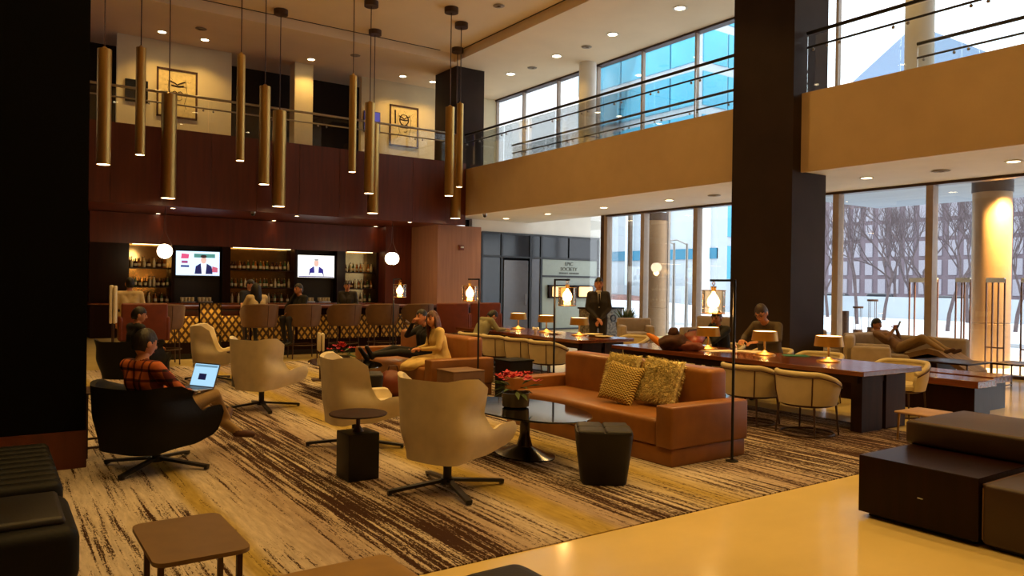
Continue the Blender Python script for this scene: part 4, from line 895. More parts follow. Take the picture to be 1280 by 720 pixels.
def head_mesh():
    b_ = B(); n, m = 28, 20; rs = []
    for i in range(m+1):
        ph = -PI/2+PI*(i+.03)/(m+.06); ring = []
        for k in range(n):
            th = 2*PI*k/n; x, y, z = math.cos(ph)*math.cos(th), math.cos(ph)*math.sin(th), math.sin(ph)
            X, Y, Z = .077*x, .099*y, .12*z
            if z < 0:
                X *= 1-.30*abs(z)**1.4; Y = Y*(1-.28*abs(z)) if y < 0 else Y*(1-.06*abs(z))+.010*abs(z)
            if y > .55:
                e = math.exp(-((abs(x)-.42)/.16)**2-((z-.06)/.13)**2); Y -= .009*e
                Y += .006*math.exp(-(x/.5)**2-((z+.72)/.15)**2)
            ring.append((X, Y, Z))
        rs.append(ring)
    b_.rings(rs); fs = [0]*len(b_.f)
    def put(c, mi): fs.extend([mi]*(len(b_.f)-len(fs)))
    b_.rings([[(-.012, .094, .025), (.012, .094, .025), (0, .103, .025)], [(-.015, .096, -.012), (.015, .096, -.012), (0, .122, -.012)], [(-.016, .092, -.030), (.016, .092, -.030), (0, .116, -.028)]]); put(0, 0)
    for s in (-1, 1):
        b_.ell((s*.079, -.006, -.005), (.010, .022, .032), 10, 7); put(0, 0)
        b_.ell((s*.031, .0835, .007), (.013, .008, .007), 10, 6); put(0, 1)
        b_.tube([(s*.014, .096, .027), (s*.032, .095, .033), (s*.05, .083, .027)], .0045, 6); put(0, 3)
    b_.ell((0, .0925, -.058), (.024, .008, .0065), 12, 6); put(0, 2)
    return b_, fs
def hair_mesh(style):
    b_ = B(); n, m = 28, 20
    vv = []; 
    for i in range(m+1):
        ph = -PI/2+PI*(i+.03)/(m+.06)
        for k in range(n):
            th = 2*PI*k/n; x, y, z = math.cos(ph)*math.cos(th), math.cos(ph)*math.sin(th), math.sin(ph)
            q = 1.09+.02*math.sin(7*th+5*z); vv.append((.077*x*q, .099*y*q-.004, .12*z*q+.006))
    ff = []
    for i in range(m):
        for k in range(n):
            q = (i*n+k, i*n+(k+1) % n, (i+1)*n+(k+1) % n, (i+1)*n+k); c = sum((Vector(vv[j]) for j in q), Vector())/4; y, z = c.y/.099, c.z/.12
            lim = .46 if y > .45 else (.46-1.25*(.45-y) if y > -.25 else -.62)
            if z > lim: ff.append(q)
    ff.append(tuple(range(m*n, (m+1)*n))); b_.add(vv, ff)
    if style == 'long':
        rnd = random.Random(5)
        for k in range(34):
            a = PI*(-.10)+PI*1.2*k/33; a = -a; x, y = math.cos(a)*.078, math.sin(a)*.088-.008
            d = rnd.uniform(.3, .42); b_.tube([(x*.8, y*.8, .075), (x*1.06, y*1.08, .02), (x*1.18, y*1.2, -.10), (x*1.3, y*1.35-.01, -.2), (x*1.25+rnd.uniform(-.015, .015), y*1.4-.02, -d)], [.016, .021, .024, .022, .006], 6)
    if style == 'bun': b_.ell((0, -.115, .03), (.045, .045, .045), 12, 8)
    return b_
def hand_mesh(curl=.5, left=False):
    b_ = B(); s = -1 if left else 1
    b_.rbox(-.040, .040, -.01, .088, -.014, .014, .013, 3); b_.ell((0, -.01, 0), (.028, .03, .017), 10, 7)
    for i, (x, l) in enumerate(((-.030, .070), (-.010, .080), (.010, .075), (.030, .058))):
        pts = [Vector((x, .078, 0))]; a = 0
        for q, ln in enumerate((.42, .32, .26)):
            a += curl*(.55, .75, .55)[q]; pts.append(pts[-1]+Vector((x*.04, math.cos(a), -math.sin(a)))*l*ln)
        b_.tube(pts, [.0092, .009, .0082, .0062], 8)
    pts = [Vector((-s*.032, .015, -.004))]
    for q, (dx, dy, dz, l) in enumerate(((-.75, .62, -.2, .035), (-.45, .85, -.35, .03), (-.2, .9, -.4, .024))): pts.append(pts[-1]+Vector((s*dx, dy, dz)).normalized()*l)
    b_.tube(pts, [.013, .011, .0098, .007], 8); return b_
def sit(hs, lean=0., **o):
    J = dict(pelvis=(0, 0, hs+.10), chest=(0, .03+lean*.6, hs+.40), neck=(0, .02+lean, hs+.585), head=(0, .05+lean*1.25, hs+.715), shL=(-.18, .01+lean, hs+.53), shR=(.18, .01+lean, hs+.53), elL=(-.25, .06+lean, hs+.26), elR=(.25, .06+lean, hs+.26), haL=(-.14, .28+lean, hs+.22), haR=(.14, .28+lean, hs+.22), hiL=(-.09, .02, hs+.09), hiR=(.09, .02, hs+.09), knL=(-.12, .43, hs+.07), knR=(.12, .43, hs+.07), anL=(-.12, .46, .09), anR=(.12, .46, .09), toL=(-.13, .62, .045), toR=(.13, .62, .045)); J.update(o); return J
def stand(**o):
    J = dict(pelvis=(0, 0, .93), chest=(0, .01, 1.24), neck=(0, 0, 1.46), head=(0, .03, 1.60), shL=(-.19, 0, 1.40), shR=(.19, 0, 1.40), elL=(-.25, -.02, 1.12), elR=(.25, -.02, 1.12), haL=(-.22, .08, .88), haR=(.22, .08, .88), hiL=(-.09, 0, .90), hiR=(.09, 0, .90), knL=(-.10, .02, .50), knR=(.10, .02, .50), anL=(-.11, -.02, .09), anR=(.11, -.02, .09), toL=(-.12, .14, .04), toR=(.12, .14, .04)); J.update(o); return J
def person(label, loc, rz, J, top, pants, shoe=None, skin=None, hair=None, style='short', look=(0, 0), curl=(.5, .5), scale=1., sleeve='top', vox=.014, group=None, extras=None, palm=(None, None)):
    skin = skin or M_skin; hair = hair or M_hair; shoe = shoe or M_black
    V3 = {k: Vector(v) for k, v in J.items()}; b_ = B(); caps = []
    def C(a, ra, c, rb, mi):
        a, c = Vector(a), Vector(c); p_, r_ = cap_path(a, ra, c, rb); b_.tube(p_, r_, 14); caps.append((a, c, ra, rb, mi))
    P, Ch, Nk, Hd = V3['pelvis'], V3['chest'], V3['neck'], V3['head']; sx = (V3['shR']-V3['shL']).normalized(); hx = (V3['hiR']-V3['hiL']).normalized()
    for s in (-1, 1):
        C(P+hx*s*.075, .115, P*.55+Ch*.45+sx*s*.065, .105, 1); C(P*.55+Ch*.45+sx*s*.065, .105, Ch+sx*s*.075, .118, 1); C(Ch+sx*s*.075, .118, (V3['shL'] if s < 0 else V3['shR'])*.75+Nk*.25-Vector((0, 0, .03)), .072, 1)
        C(P+hx*s*.07-Vector((0, 0, .02)), .118, (V3['hiL'] if s < 0 else V3['hiR']), .10, 2)
    C(V3['shL'], .068, V3['shR'], .068, 1); C(Ch, .10, Nk-Vector((0, 0, .05)), .07, 1); C(Nk-Vector((0, 0, .03)), .056, Hd-Vector((0, 0, .05)), .05, 0)
    for q in 'LR':
        C(V3['sh'+q], .066, V3['el'+q], .047, 1); C(V3['el'+q], .046, V3['ha'+q], .031, 1 if sleeve == 'top' else 0)
        C(V3['hi'+q], .098, V3['kn'+q], .064, 2); C(V3['kn'+q], .062, V3['an'+q], .042, 2); an, to = V3['an'+q], V3['to'+q]; C(an-Vector((0, 0, .025))*0+(an-to).normalized()*.04, .044, to, .036, 3)
    Vb, Fb = remesh(b_, vox)
    cen = np.array([Vb[list(f)].mean(0) for f in Fb]); best = np.full(len(Fb), 1e9); mi = np.zeros(len(Fb), int)
    for a, c, ra, rb, m_ in caps:
        a_, c_ = np.array(a), np.array(c); d = c_-a_; t = np.clip(((cen-a_)@d)/max(d@d, 1e-9), 0, 1); ds = np.linalg.norm(cen-(a_+t[:, None]*d), axis=1)-(ra+(rb-ra)*t); k = ds < best; best[k] = ds[k]; mi[k] = m_
    verts = [tuple(v) for v in Vb]; faces = list(Fb); mis = list(mi)
    def join(bb, fm, M):
        n = len(verts); verts.extend(tuple(M @ Vector(v)) for v in bb.v); faces.extend(tuple(i+n for i in f) for f in bb.f); mis.extend(fm)
    HM = Matrix.Translation(Hd) @ Euler((look[1], 0, look[0])).to_matrix().to_4x4() @ Matrix.Scale(1.02, 4)
    hb_, hf = head_mesh(); join(hb_, [{0: 0, 1: 4, 2: 5, 3: 6}[q] for q in hf], HM)
    for i, q in enumerate('LR'):
        d = (V3['ha'+q]-V3['el'+q]).normalized(); nrm = Vector(palm[i]) if palm[i] else Vector((0, 0, 1)); x = d.cross(nrm)
        if x.length < .1: x = Vector((1, 0, 0))
        x.normalize(); z = x.cross(d); M = Matrix(((x.x, d.x, z.x, 0), (x.y, d.y, z.y, 0), (x.z, d.z, z.z, 0), (0, 0, 0, 1))); M = Matrix.Translation(V3['ha'+q]+d*.025) @ M
        hm_ = hand_mesh(curl[i], q == 'L'); join(hm_, [0]*len(hm_.f), M)
    me = bpy.data.meshes.new('person'); me.from_pydata(verts, [], faces); me.update()
    for m_ in (skin, top, pants, shoe, M_eye, M_lip, hair): me.materials.append(m_)
    me.polygons.foreach_set('material_index', mis); me.polygons.foreach_set('use_smooth', [True]*len(me.polygons))
    o = bpy.data.objects.new('person', me); COL.objects.link(o); o.location = loc; o.rotation_euler = (0, 0, rz); o.scale = (scale,)*3; tag(o, label, 'person', group)
    if style:
        h = obj('hair', hair_mesh(style), hair, o, sharp=80); h.matrix_local = HM
    o['_h'] = 0; del o['_h']
    return o, HM
def plaid():
    m = mat('plaid_flannel', (176, 84, 34), .85, var=.1); nt = m.node_tree; N = nt.nodes; K = nt.links; p_ = N['Principled BSDF']; tc = N.new('ShaderNodeTexCoord'); sp = N.new('ShaderNodeSeparateXYZ'); K.new(tc.outputs['Object'], sp.inputs[0]); prev = None
    mx = None
    for ax in (0, 2):
        f = N.new('ShaderNodeMath'); f.operation = 'PINGPONG'; f.inputs[1].default_value = .045; K.new(sp.outputs[ax], f.inputs[0]); g = N.new('ShaderNodeMath'); g.operation = 'LESS_THAN'; g.inputs[1].default_value = .012; K.new(f.outputs[0], g.inputs[0])
        if prev is None: prev = g.outputs[0]
        else:
            a = N.new('ShaderNodeMath'); a.operation = 'ADD'; K.new(prev, a.inputs[0]); K.new(g.outputs[0], a.inputs[1]); prev = a.outputs[0]
    h = N.new('ShaderNodeMath'); h.operation = 'MULTIPLY'; h.inputs[1].default_value = .5; K.new(prev, h.inputs[0]); r_ = N.new('ShaderNodeValToRGB'); r_.color_ramp.elements[0].color = L((200, 104, 48)); r_.color_ramp.elements[1].color = L((40, 16, 14)); e = r_.color_ramp.elements.new(.5); e.color = L((104, 34, 22)); K.new(h.outputs[0], r_.inputs[0]); K.new(r_.outputs[0], p_.inputs['Base Color']); return m
M_plaid = plaid(); M_khaki = mat('khaki_trousers', (158, 128, 84), .85, bump=.1); M_suit = mat('black_suit', (22, 19, 19), .8, var=.2); M_char = mat('charcoal_suit', (44, 38, 36), .8, var=.2); M_wshirt = mat('cream_shirt', (206, 182, 134), .8, bump=.1); M_ycoat = mat('yellow_coat', (214, 182, 112), .85, var=.1, bump=.15, bscale=20); M_green = mat('sage_jacket', (140, 134, 104), .8, bump=.2, bscale=15); M_olive = mat('olive_jacket', (86, 72, 52), .85, bump=.1); M_tanj = mat('tan_jacket', (134, 100, 70), .85, bump=.1); M_brtrou = mat('brown_trousers', (92, 62, 44), .85); M_jean = mat('dark_jeans', (38, 36, 44), .85)
# man with laptop in the black tub chair
CH = bt.location
lap, HM = person('man in orange plaid shirt working on a laptop in the black chair', (CH.x, CH.y, .008), az(62), sit(.40, -.14, pelvis=(0, -.06, .50), chest=(0, -.14, .80), neck=(0, -.17, .98), head=(0, -.13, 1.12), shL=(-.19, -.16, .92), shR=(.19, -.16, .92), elL=(-.27, .06, .68), elR=(.27, .06, .68), haL=(-.09, .26, .66), haR=(.10, .26, .66), hiL=(-.09, 0, .48), hiR=(.09, 0, .48), knL=(-.15, .46, .56), knR=(.15, .50, .60), anL=(-.02, .98, .14), anR=(-.10, .88, .30), toL=(-.02, 1.15, .10), toR=(-.18, 1.0, .36)), M_plaid, M_khaki, mat('tan_shoe', (84, 50, 30), .6), look=(-.1, -.25), curl=(.35, .35))
lt = thing('laptop', 'open silver laptop with a bright blue screen on the man\'s lap', 'laptop', (CH.x, CH.y, .008), az(62))
lt.location = lt.location+Vector((math.sin(math.radians(62))*.36, math.cos(math.radians(62))*.36, .655))
obj('base', B().rbox(-.17, .17, -.12, .12, 0, .016, .006), M_steel, lt)
ld = obj('lid', B().rbox(-.17, .17, 0, .008, 0, .235, .003), M_steel, lt); ld.location = (0, .122, .012); ld.rotation_euler = (-.32, 0, 0)
obj('screen', B().box(-.16, .16, -.002, 0, .012, .223), glow('laptop_screen', (.42, .72, .95), 1.0), ld); obj('window_bar', B().box(-.15, .15, -.004, -.002, .195, .215), glow('laptop_bar', (.25, .5, .7), .6), ld); obj('video_window', B().box(-.07, .03, -.004, -.002, .07, .13), glow('laptop_video', (.01, .02, .12), .4), ld)
obj('keyboard', B().box(-.14, .14, -.02, .1, .016, .018), M_black, lt)
# dark person behind, in a copy of the black tub chair
bt2 = dup(bt, (1.86, 12.9, .008), az(30), 'black leather tub chair of the dark-haired person near the oxblood seat')
person('dark-clothed person with black hair seated behind the man with the laptop', (1.86, 12.9, .008), az(75), sit(.42, .02), M_suit, M_jean, look=(-.3, -.2))
person('person in a cream shirt standing at the left end of the bar', (2.33, 16.75, 0), az(8), stand(), M_wshirt, M_jean, look=(.3, 0))
person('dark-clothed bartender behind the bar left of the woman in white', (5.22, 18.75, 0), az(160), stand(haL=(-.12, .3, 1.1), haR=(.12, .3, 1.1), elL=(-.26, .05, 1.12), elR=(.26, .05, 1.12)), M_suit, M_suit, look=(.4, -.3))
person('long-haired woman in a white top on a bar stool, back turned', (4.82, 16.62, .005), az(-10), sit(.80, .06, haL=(-.16, .42, 1.16), haR=(.16, .42, 1.16), elL=(-.26, .2, 1.08), elR=(.26, .2, 1.08), anL=(-.12, .35, .36), anR=(.12, .35, .36), toL=(-.12, .48, .31), toR=(.12, .48, .31)), M_wshirt, M_jean, style='long')
person('man resting his face on his hand on a bar stool', (5.78, 16.6, .005), az(-105), sit(.80, .04, haR=(.06, .10, 1.47), elR=(.22, .26, 1.12), elL=(-.22, .12, 1.06), haL=(-.05, .3, 1.02), anL=(-.12, .35, .36), anR=(.12, .35, .36), toL=(-.12, .48, .31), toR=(.12, .48, .31)), M_suit, M_jean, look=(.1, 0))
person('dark-clothed bartender at the right part of the bar', (7.75, 18.8, 0), az(220), stand(haL=(-.14, .28, 1.08), haR=(.14, .28, 1.08)), M_char, M_suit, look=(.3, -.2))
# far sofa: woman in yellow coat, man in black
wy, HM = person('woman in a yellow coat with long brown hair sitting on the far sofa', (5.86, 10.38, .008), az(-82), sit(.42, .10, haL=(-.06, .36, .68), haR=(.10, .36, .68), elL=(-.24, .16, .70), elR=(.24, .16, .70)), M_ycoat, M_ycoat, hair=M_hairb, style='long', look=(.5, -.1))
cl_ = obj('coat_skirt', lump(21, (.26, .30, .09), .2).rot(-.25, 0, 0, (0, .38, .47)), M_ycoat, wy, sharp=80)
person('man in a black suit leaning back on the far sofa drinking from a glass', (5.95, 11.15, .008), az(-88), sit(.42, -.06, head=(.0, .06, 1.13), haR=(-.02, .22, 1.04), elR=(.22, .22, .82), haL=(-.12, .3, .62), knL=(-.12, .52, .58), knR=(.12, .50, .62), anL=(-.12, .98, .55), anR=(.10, .98, .50), toL=(-.13, 1.06, .68), toR=(.10, 1.08, .64)), M_suit, M_suit, look=(.25, .05), palm=(None, (0, .3, 1)), curl=(.5, 1.0))
gl = thing('drinking_glass', 'tumbler held to the mouth by the man in the black suit', 'glass', (5.68, 11.2, 1.03), 0); obj('tumbler', B().lathe([(.028, 0), (.036, .09), (.033, .09), (.026, .006)], 16, cap=False).rot(0, -1.0, 0), M_steel, gl); obj('drink', B().lathe([(.026, .01), (.03, .05)], 14).rot(0, -1.0, 0), BOT[0], gl)
sh_ = thing('coffee_shoes', 'tan leather shoe bag beside the black suit man', 'bag', (4.95, 10.25, .008)); obj('bag_body', lump(31, (.22, .18, .2), .12).rot(0, 0, 0, (0, 0, .2)), M_redlea, sh_, sharp=80); obj('bag_handle', B().tube([(-.1, 0, .34), (-.06, 0, .46), (.06, 0, .46), (.1, 0, .34)], .01, 6), M_pipe, sh_); sh_.name = 'leather_bag'; sh_['label'] = 'brown leather bag on the carpet at the yellow-coat woman\'s feet'
person('person in a sage green jacket bent over the rear walnut table', (7.95, 12.75, .008), az(92), sit(.44, .22, head=(0, .36, 1.05), neck=(0, .26, .98), haL=(-.12, .60, .79), haR=(.12, .60, .79), elL=(-.26, .34, .80), elR=(.26, .34, .80)), M_green, M_jean, look=(0, -.9), hair=M_hair)
person('man standing in a dark suit and tie between the rear table and the windows', (10.55, 12.1, 0), az(215), stand(haL=(-.03, .17, .93), haR=(.04, .19, .95), elL=(-.22, .02, 1.13), elR=(.22, .02, 1.13), shL=(-.16, 0, 1.40), shR=(.16, 0, 1.40)), M_char, M_char, scale=1.08, curl=(.6, .6))
sm_ = bpy.data.objects['person.010'] if 'person.010' in bpy.data.objects else None
mn = [o for o in bpy.data.objects if o.name.startswith('person') and 'tie' in o.get('label', '')][0]
obj('shirt_front', B().rings([[(-.03, .105, 1.44), (.03, .105, 1.44), (.02, .13, 1.40)], [(-.012, .155, 1.15), (.012, .155, 1.15), (0, .158, 1.15)]]).ell((0, .05, 1.46), (.055, .055, .03), 12, 6), M_porc, mn); obj('tie', B().bar((0, .14, 1.42), (0, .165, 1.17), .035, .012), M_black, mn)
gm, HM = person('man with glasses in an olive jacket reading at the front walnut table', (10.12, 7.5, 0), az(-92), sit(.46, .10, head=(0, .24, 1.17), haL=(-.14, .50, .79), haR=(.14, .46, .79), elL=(-.28, .24, .82), elR=(.28, .22, .82)), M_olive, M_jean, look=(.15, -.55), hair=mat('grey_brown_hair', (64, 48, 38), .5), scale=1.12)
gb = B()
for s in (-1, 1):
    gb.tube([(s*.032+.022*math.cos(a), .104, .007+.016*math.sin(a)) for a in [2*PI*k/16 for k in range(17)]], .0028, 6); gb.tube([(s*.054, .10, .01), (s*.08, .0, .01)], .0026, 6)
gb.tube([(-.01, .106, .01), (.01, .106, .01)], .0026, 6)
go = obj('glasses', gb, M_black, gm); go.matrix_local = HM
person('dark-clothed person resting chin on hands past the lantern pole', (10.3, 8.6, 0), az(-85), sit(.46, .08, haL=(-.03, .24, 1.08), haR=(.03, .24, 1.08), elL=(-.16, .36, .80), elR=(.16, .36, .80)), M_suit, M_jean, look=(.3, -.15), skin=M_skin2)
ch3 = dup(tb, (10.3, 8.6, 0), az(-85), 'cream tub dining chair of the person resting chin on hands')
lo, HM = person('man lounging on the chaise by the windows looking at a phone', (15.2, 8.5, 0), az(180), sit(.44, 0, pelvis=(0, .30, .55), chest=(0, .02, .72), neck=(0, -.14, .84), head=(0, -.20, .97), shL=(-.18, -.10, .80), shR=(.18, -.10, .80), elL=(-.24, .16, .70), elR=(.24, .16, .70), haL=(-.05, .20, .90), haR=(.05, .20, .90), hiL=(-.09, .34, .54), hiR=(.09, .34, .54), knL=(-.12, .82, .74), knR=(.12, .80, .78), anL=(-.12, 1.24, .50), anR=(.12, 1.24, .52), toL=(-.12, 1.40, .56), toR=(.12, 1.40, .58)), M_tanj, M_khaki, M_brtrou, look=(0, -.15), curl=(.9, .9))
ph = thing('phone', 'black phone held up by the lounging man', 'phone', (15.2, 8.25, .94), az(180)); obj('case', B().rbox(-.036, .036, -.004, .004, -.01, .14, .004), M_black, ph); obj('screen', B().box(-.032, .032, -.0055, -.004, 0, .13), glow('phone_screen', (.6, .7, .8), .5), ph); ph.rotation_euler = (-.4, 0, PI)
def pdir(px, X): a = math.radians(math.degrees(yaw)+math.degrees(math.atan((px-640)/951.25))); return (X, X/math.tan(a))
# ------------------------------------------------------------------ outdoors
gr = obj('snow_ground', B().box(XW+.14, 220, -80, 18.4, -.35, -.05).box(20.7, 220, 18.4, 200, -.35, -.05).box(XW+.14, 20.7, 23.2, 200, -.35, -.05), M_snow); gr['kind'] = 'structure'
M_conc = mat('pale_concrete', (206, 208, 210), .85, var=.06, vscale=1.5); M_bluewall = mat('blue_grey_cladding', (184, 192, 198), .6, var=.06, vscale=.5)
can = obj('ceiling_canopy', B().box(XW+.2, 23, -20, 13.2, 4.25, 4.6), mat('canopy_metal', (124, 134, 144), .6, var=.1, vscale=1, stretch=(4, .3, 1))); can['kind'] = 'structure'
for i, y in enumerate((8.2, 18.95)):
    c = thing('round_column', ['fat round bronze column glowing outside the right-hand windows', 'round bronze column outside the middle windows'][i], 'column', (19.1, y, -.05), 0)
    obj('shaft', B().lathe([(.40, 0), (.40, 1.0), (.385, 1.01), (.385, 1.03), (.40, 1.04), (.40, 4.02)], 40), mat('column_bronze', (168, 134, 98), .42, .5, var=.05), c); obj('collar', B().lathe([(.42, 4.02), (.42, 4.28)], 36), M_bronze, c)
    if i == 0: lamp('canopy_lamp', 'SPOT', (-.5, -1.0, 4.2), 4200, WARM2, .1, c, 80, .6, rot=Vector((.5, 1.0, -2.6)).to_track_quat('-Z', 'Y').to_euler())
# bronze post frames outside the glass
M_post = mat('bronze_post', (130, 92, 70), .5, .3)
for i, (y0, y1, x) in enumerate((pdir(1172, 17.6)[1], pdir(1137, 17.6)[1], 17.6) if k == 0 else (pdir(b__, 17.4)[1], pdir(a__, 17.4)[1], 17.4) for k, (a__, b__) in enumerate(((0, 0), (1195, 1213), (1233, 1256), (1277, 1300)))):
    f = thing('bronze_frame', '%s tall bronze post frame standing outside the right windows' % ORD[i], 'frame', (x, 0, -.05))
    for y in (y0, y0+.12, y1-.12, y1): obj('post', B().bar((0, y, 0), (0, y, 2.0), .028, .028), M_post, f)
    obj('top_beam', B().box(-.03, .03, y0, y1, 1.93, 2.03), M_porc, f); obj('lower_rail', B().box(-.015, .015, y0, y1, .55, .58), M_post, f)
for i, (x, y, h) in enumerate(((*pdir(1056, 19.4), 1.15), (*pdir(1073, 18.9), 1.25), (*pdir(1091, 18.4), 1.45))):
    b_ = thing('bollard_light', '%s short bollard light outside from the left, right of the column' % ORD[i], 'bollard', (x, y, -.05)); obj('post', B().lathe([(.12, 0), (.12, h*.55 if i else h)], 20), M_bronze, b_)
    if i:
        for a in (0, PI/2, PI, 3*PI/2): obj('rod', B().cyl((.1*math.cos(a), .1*math.sin(a), h*.55), (.1*math.cos(a), .1*math.sin(a), h), .008, n=6), M_bronze, b_)
        obj('cap', B().lathe([(.13, h), (.13, h+.05)], 20), M_bronze, b_)
# low walls and kerb
for i, (x0, y0, x1, y1, h, w, m, lb) in enumerate(((26, 30, 27.5, -30, .12, .5, M_conc, 'long grey kerb line crossing the snow'), (46, 34, 46, 4, 1.3, .6, M_bluewall, 'low blue-grey retaining wall beyond the snow'), (40, 13, 40, -12, 1.2, .6, M_bluewall, 'low pale wall beyond the glowing column'), (37.5, 50, 37.5, 34.5, 1.8, .6, M_bluewall, 'long low wall seen through the middle windows'))):
    t = tag(obj('garden_wall' if i else 'kerb', B().bar((x0, y0, h/2-.05), (x1, y1, h/2-.05), w, h), m), lb, 'wall' if i else 'kerb')
mz = tag(obj('snow_bank', lump(44, (2.6, 10, .9), .15).rot(0, 0, 0, (30, 34, .0)), M_snow, sharp=80), 'bank of ploughed snow outside the middle windows', 'snow bank')
hd = tag(obj('hedge', lump(45, (.7, 8, .6), .5).rot(0, 0, 0, (35.8, 42, .45)), mat('winter_hedge', (150, 112, 104), .9, var=.5, vscale=8, bump=1., bscale=6), sharp=80), 'reddish bare winter hedge along the low wall', 'hedge')
# bare trees
M_bark = mat('bare_bark', (96, 82, 82), .9, var=.2)
def tree(label, loc, h, seed):
    rnd = random.Random(seed); t = thing('bare_tree', label, 'tree', loc, 0, 'bare winter trees'); tr = B(); br = B()
    def grow(p, d, l, r, lv):
        pts = [p]; q = p.copy(); dd = d.copy()
        for k in range(3):
            dd = (dd+Vector((rnd.uniform(-.18, .18), rnd.uniform(-.18, .18), rnd.uniform(-.05, .12)))).normalized(); q = q+dd*l/3; pts.append(q.copy())
        (tr if lv < 2 else br).tube(pts, [r, r*.88, r*.78, r*.66], 6 if lv < 2 else 4)
        if lv < 6:
            for k in range(3 if lv < 3 else 2+(rnd.random() < .5)):
                a = rnd.uniform(0, 2*PI); sp = rnd.uniform(.35, .8); up = Vector((math.cos(a)*sp, math.sin(a)*sp, rnd.uniform(.1, .6))); grow(pts[3] if k == 0 else pts[rnd.choice((2, 3))], (dd*.8+up).normalized(), l*rnd.uniform(.6, .8), r*.6, lv+1)
    grow(Vector((0, 0, -.05)), Vector((0, 0, 1)), h*.28, h*.012, 0)
    obj('trunk', tr, M_bark, t); o = obj('branches', br, M_bark, t); o['kind'] = 'stuff'
    return t
t0s = []
for i, (px, X, h) in enumerate(((1072, 36, 8.5), (1105, 42, 9), (1140, 48, 10), (1185, 34, 8), (1210, 44, 9.5), (1270, 36.5, 8), (1035, 43, 9), (1120, 60, 12), (1160, 64, 12), (1250, 60, 12))):
    x, y = pdir(px, X); tree('bare winter tree outside the right windows, %s in order from the nearest planted' % ORD[i], (x, y, 0), h, 100+i)
# buildings
M_cyan = mat('cyan_curtain_glass', (64, 166, 196), .12, var=.2, vscale=.25, spec=.6); M_cyan2 = mat('teal_glass', (36, 120, 150), .12, var=.2, vscale=.2); M_bwht = mat('white_cladding', (230, 236, 238), .7, var=.04)
def building(label, x, y0, y1, z1, depth, rows, colw, face, gm, z0=0., gap=.18, name='office_building'):
    t = thing(name, label, 'building', (x, y0, -.05)); L_ = y1-y0
    obj('mass', B().box(.3, depth, 0, L_, 0, z1), face, t); n = max(1, int(L_/colw)); fh = (z1-z0)/rows
    me = mesh('window', B().box(.12, .32, colw*gap/2, colw*(1-gap/2), fh*.12, fh*.9)); me.materials.append(gm)
    me2 = mesh('side_window', B().box(colw*gap/2, colw*(1-gap/2), -.1, .1, fh*.12, fh*.9)); me2.materials.append(gm)
    for r_ in range(rows):
        for c in range(n): obj('window', me, None, t, (0, c*colw+(L_-n*colw)/2, z0+r_*fh))
        for c in range(int((depth-.6)/colw)): obj('side_window', me2, None, t, (.5+c*colw, 0, z0+r_*fh))
    return t
building('cyan glass office block seen through the upper windows', 40, 36, 49, 26, 14, 8, 2.6, M_bluewall, M_cyan, 2., .06)
pod = thing('podium_wall', 'pale grey podium wall with white piers below the cyan block', 'building', (38.6, 33, -.05)); obj('wall', B().box(.2, 1.2, 0, 19, 0, 7.2), M_bluewall, pod); obj('coping', B().box(0, 1.25, -.1, 19.1, 7.2, 7.6), M_bwht, pod); obj('band', B().box(.1, .3, 0, 19, 3.6, 4.3), mat('teal_glass', (36, 120, 150)), pod)
for y_ in np.arange(.5, 19, 3.6): obj('pier', B().box(0, .4, y_, y_+.7, 0, 7.2), M_bwht, pod)
building('white clad block with teal windows beside the cyan block', 34, 51, 66, 11.5, 8, 4, 3., M_bwht, M_cyan2, 1., .5)
building('distant grey-violet apartment block behind the bare trees', 92, 22, 62, 17, 6, 7, 1.7, mat('violet_brick', (112, 98, 104), .9, var=.08), mat('dim_windows', (146, 142, 150), .6), 1., .45, 'apartment_block')
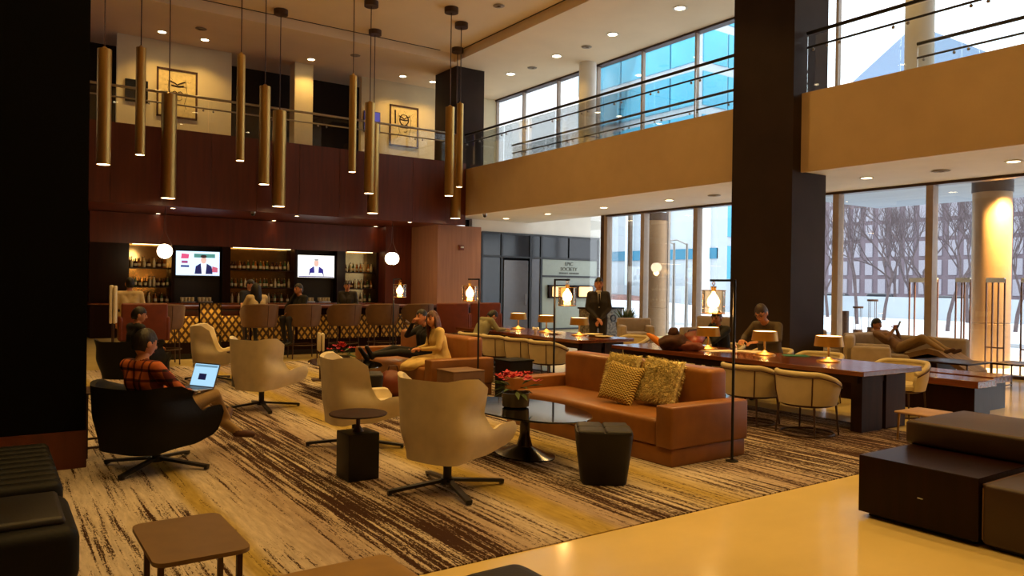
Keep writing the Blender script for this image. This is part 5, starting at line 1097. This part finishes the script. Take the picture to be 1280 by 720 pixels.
building('distant pale tower behind the glowing column', 110, -5, 30, 24, 10, 8, 2.4, mat('pale_brick', (130, 122, 130), .9, var=.08), mat('dim_windows2', (130, 140, 160), .3), 1., .45, 'apartment_block')
hb_ = thing('gabled_building', 'far blue gabled hall seen through the upper right window', 'building', (150, 60, -.05)); hb_.scale = (2.1, 2.1, 2.12); obj('walls', B().box(0, 14, 0, 18, 0, 19), M_bluewall, hb_); obj('roof', B().rings([[(0, -1, 19), (0, 9, 25.5), (0, 19, 19)], [(14, -1, 19), (14, 9, 25.5), (14, 19, 19)]]), mat('slate_roof', (130, 150, 176), .7), hb_)
# street lamps
for i, (px, X) in enumerate(((842, 24), (858, 24.6))):
    x, y = pdir(px, X); t = thing('street_lamp', '%s curved street lamp outside the middle windows' % ORD[i], 'street lamp', (x, y, -.05)); obj('pole', B().lathe([(.09, 0), (.05, 3.6)], 10), M_steel, t); obj('arm', B().tube([(0, 0, 3.55), (-.3, .3, 3.75), (-.6, .6, 3.7)], .035, 6), M_steel, t); obj('head', B().ell((-.75, .75, 3.68), (.3, .3, .08), 12, 6), M_porc, t)
# parked cars far off
for i, (px, X, c) in enumerate(((1190, 52, (60, 62, 70)), (1100, 66, (150, 160, 170)), (1040, 57, (120, 40, 40)))):
    x, y = pdir(px, X); t = thing('parked_car', ['dark parked car left of the glowing column', 'pale parked car far behind the bare trees', 'dull red parked car just right of the charcoal column'][i], 'car', (x, y, -.05), .2)
    obj('body', B().rbox(-.9, .9, -2.1, 2.1, .3, .85, .18, 3), mat('car_paint_%d' % i, c, .3), t); obj('cabin', B().rbox(-.8, .8, -1.2, 1.0, .75, 1.4, .25, 3), M_sglass, t)
    for sx_ in (-1, 1):
        for sy_ in (-1.3, 1.3): obj('wheel', B().lathe([(.32, -.1), (.32, .1)], 18).rot(0, PI/2, 0, (sx_*.82, sy_, .32)), M_black, t)
        obj('tail_light', B().rbox(sx_*.6-.15, sx_*.6+.15, -2.13, -2.05, .55, .72, .03), glow('tail_light', (1, .05, .05), 1.5), t)
# slatted sign board outside the left-hand lower window, planters inside
sb = thing('notice_board', 'framed notice boards outside the first middle window', 'board', (19.6, 21.0, -.05)) if False else None
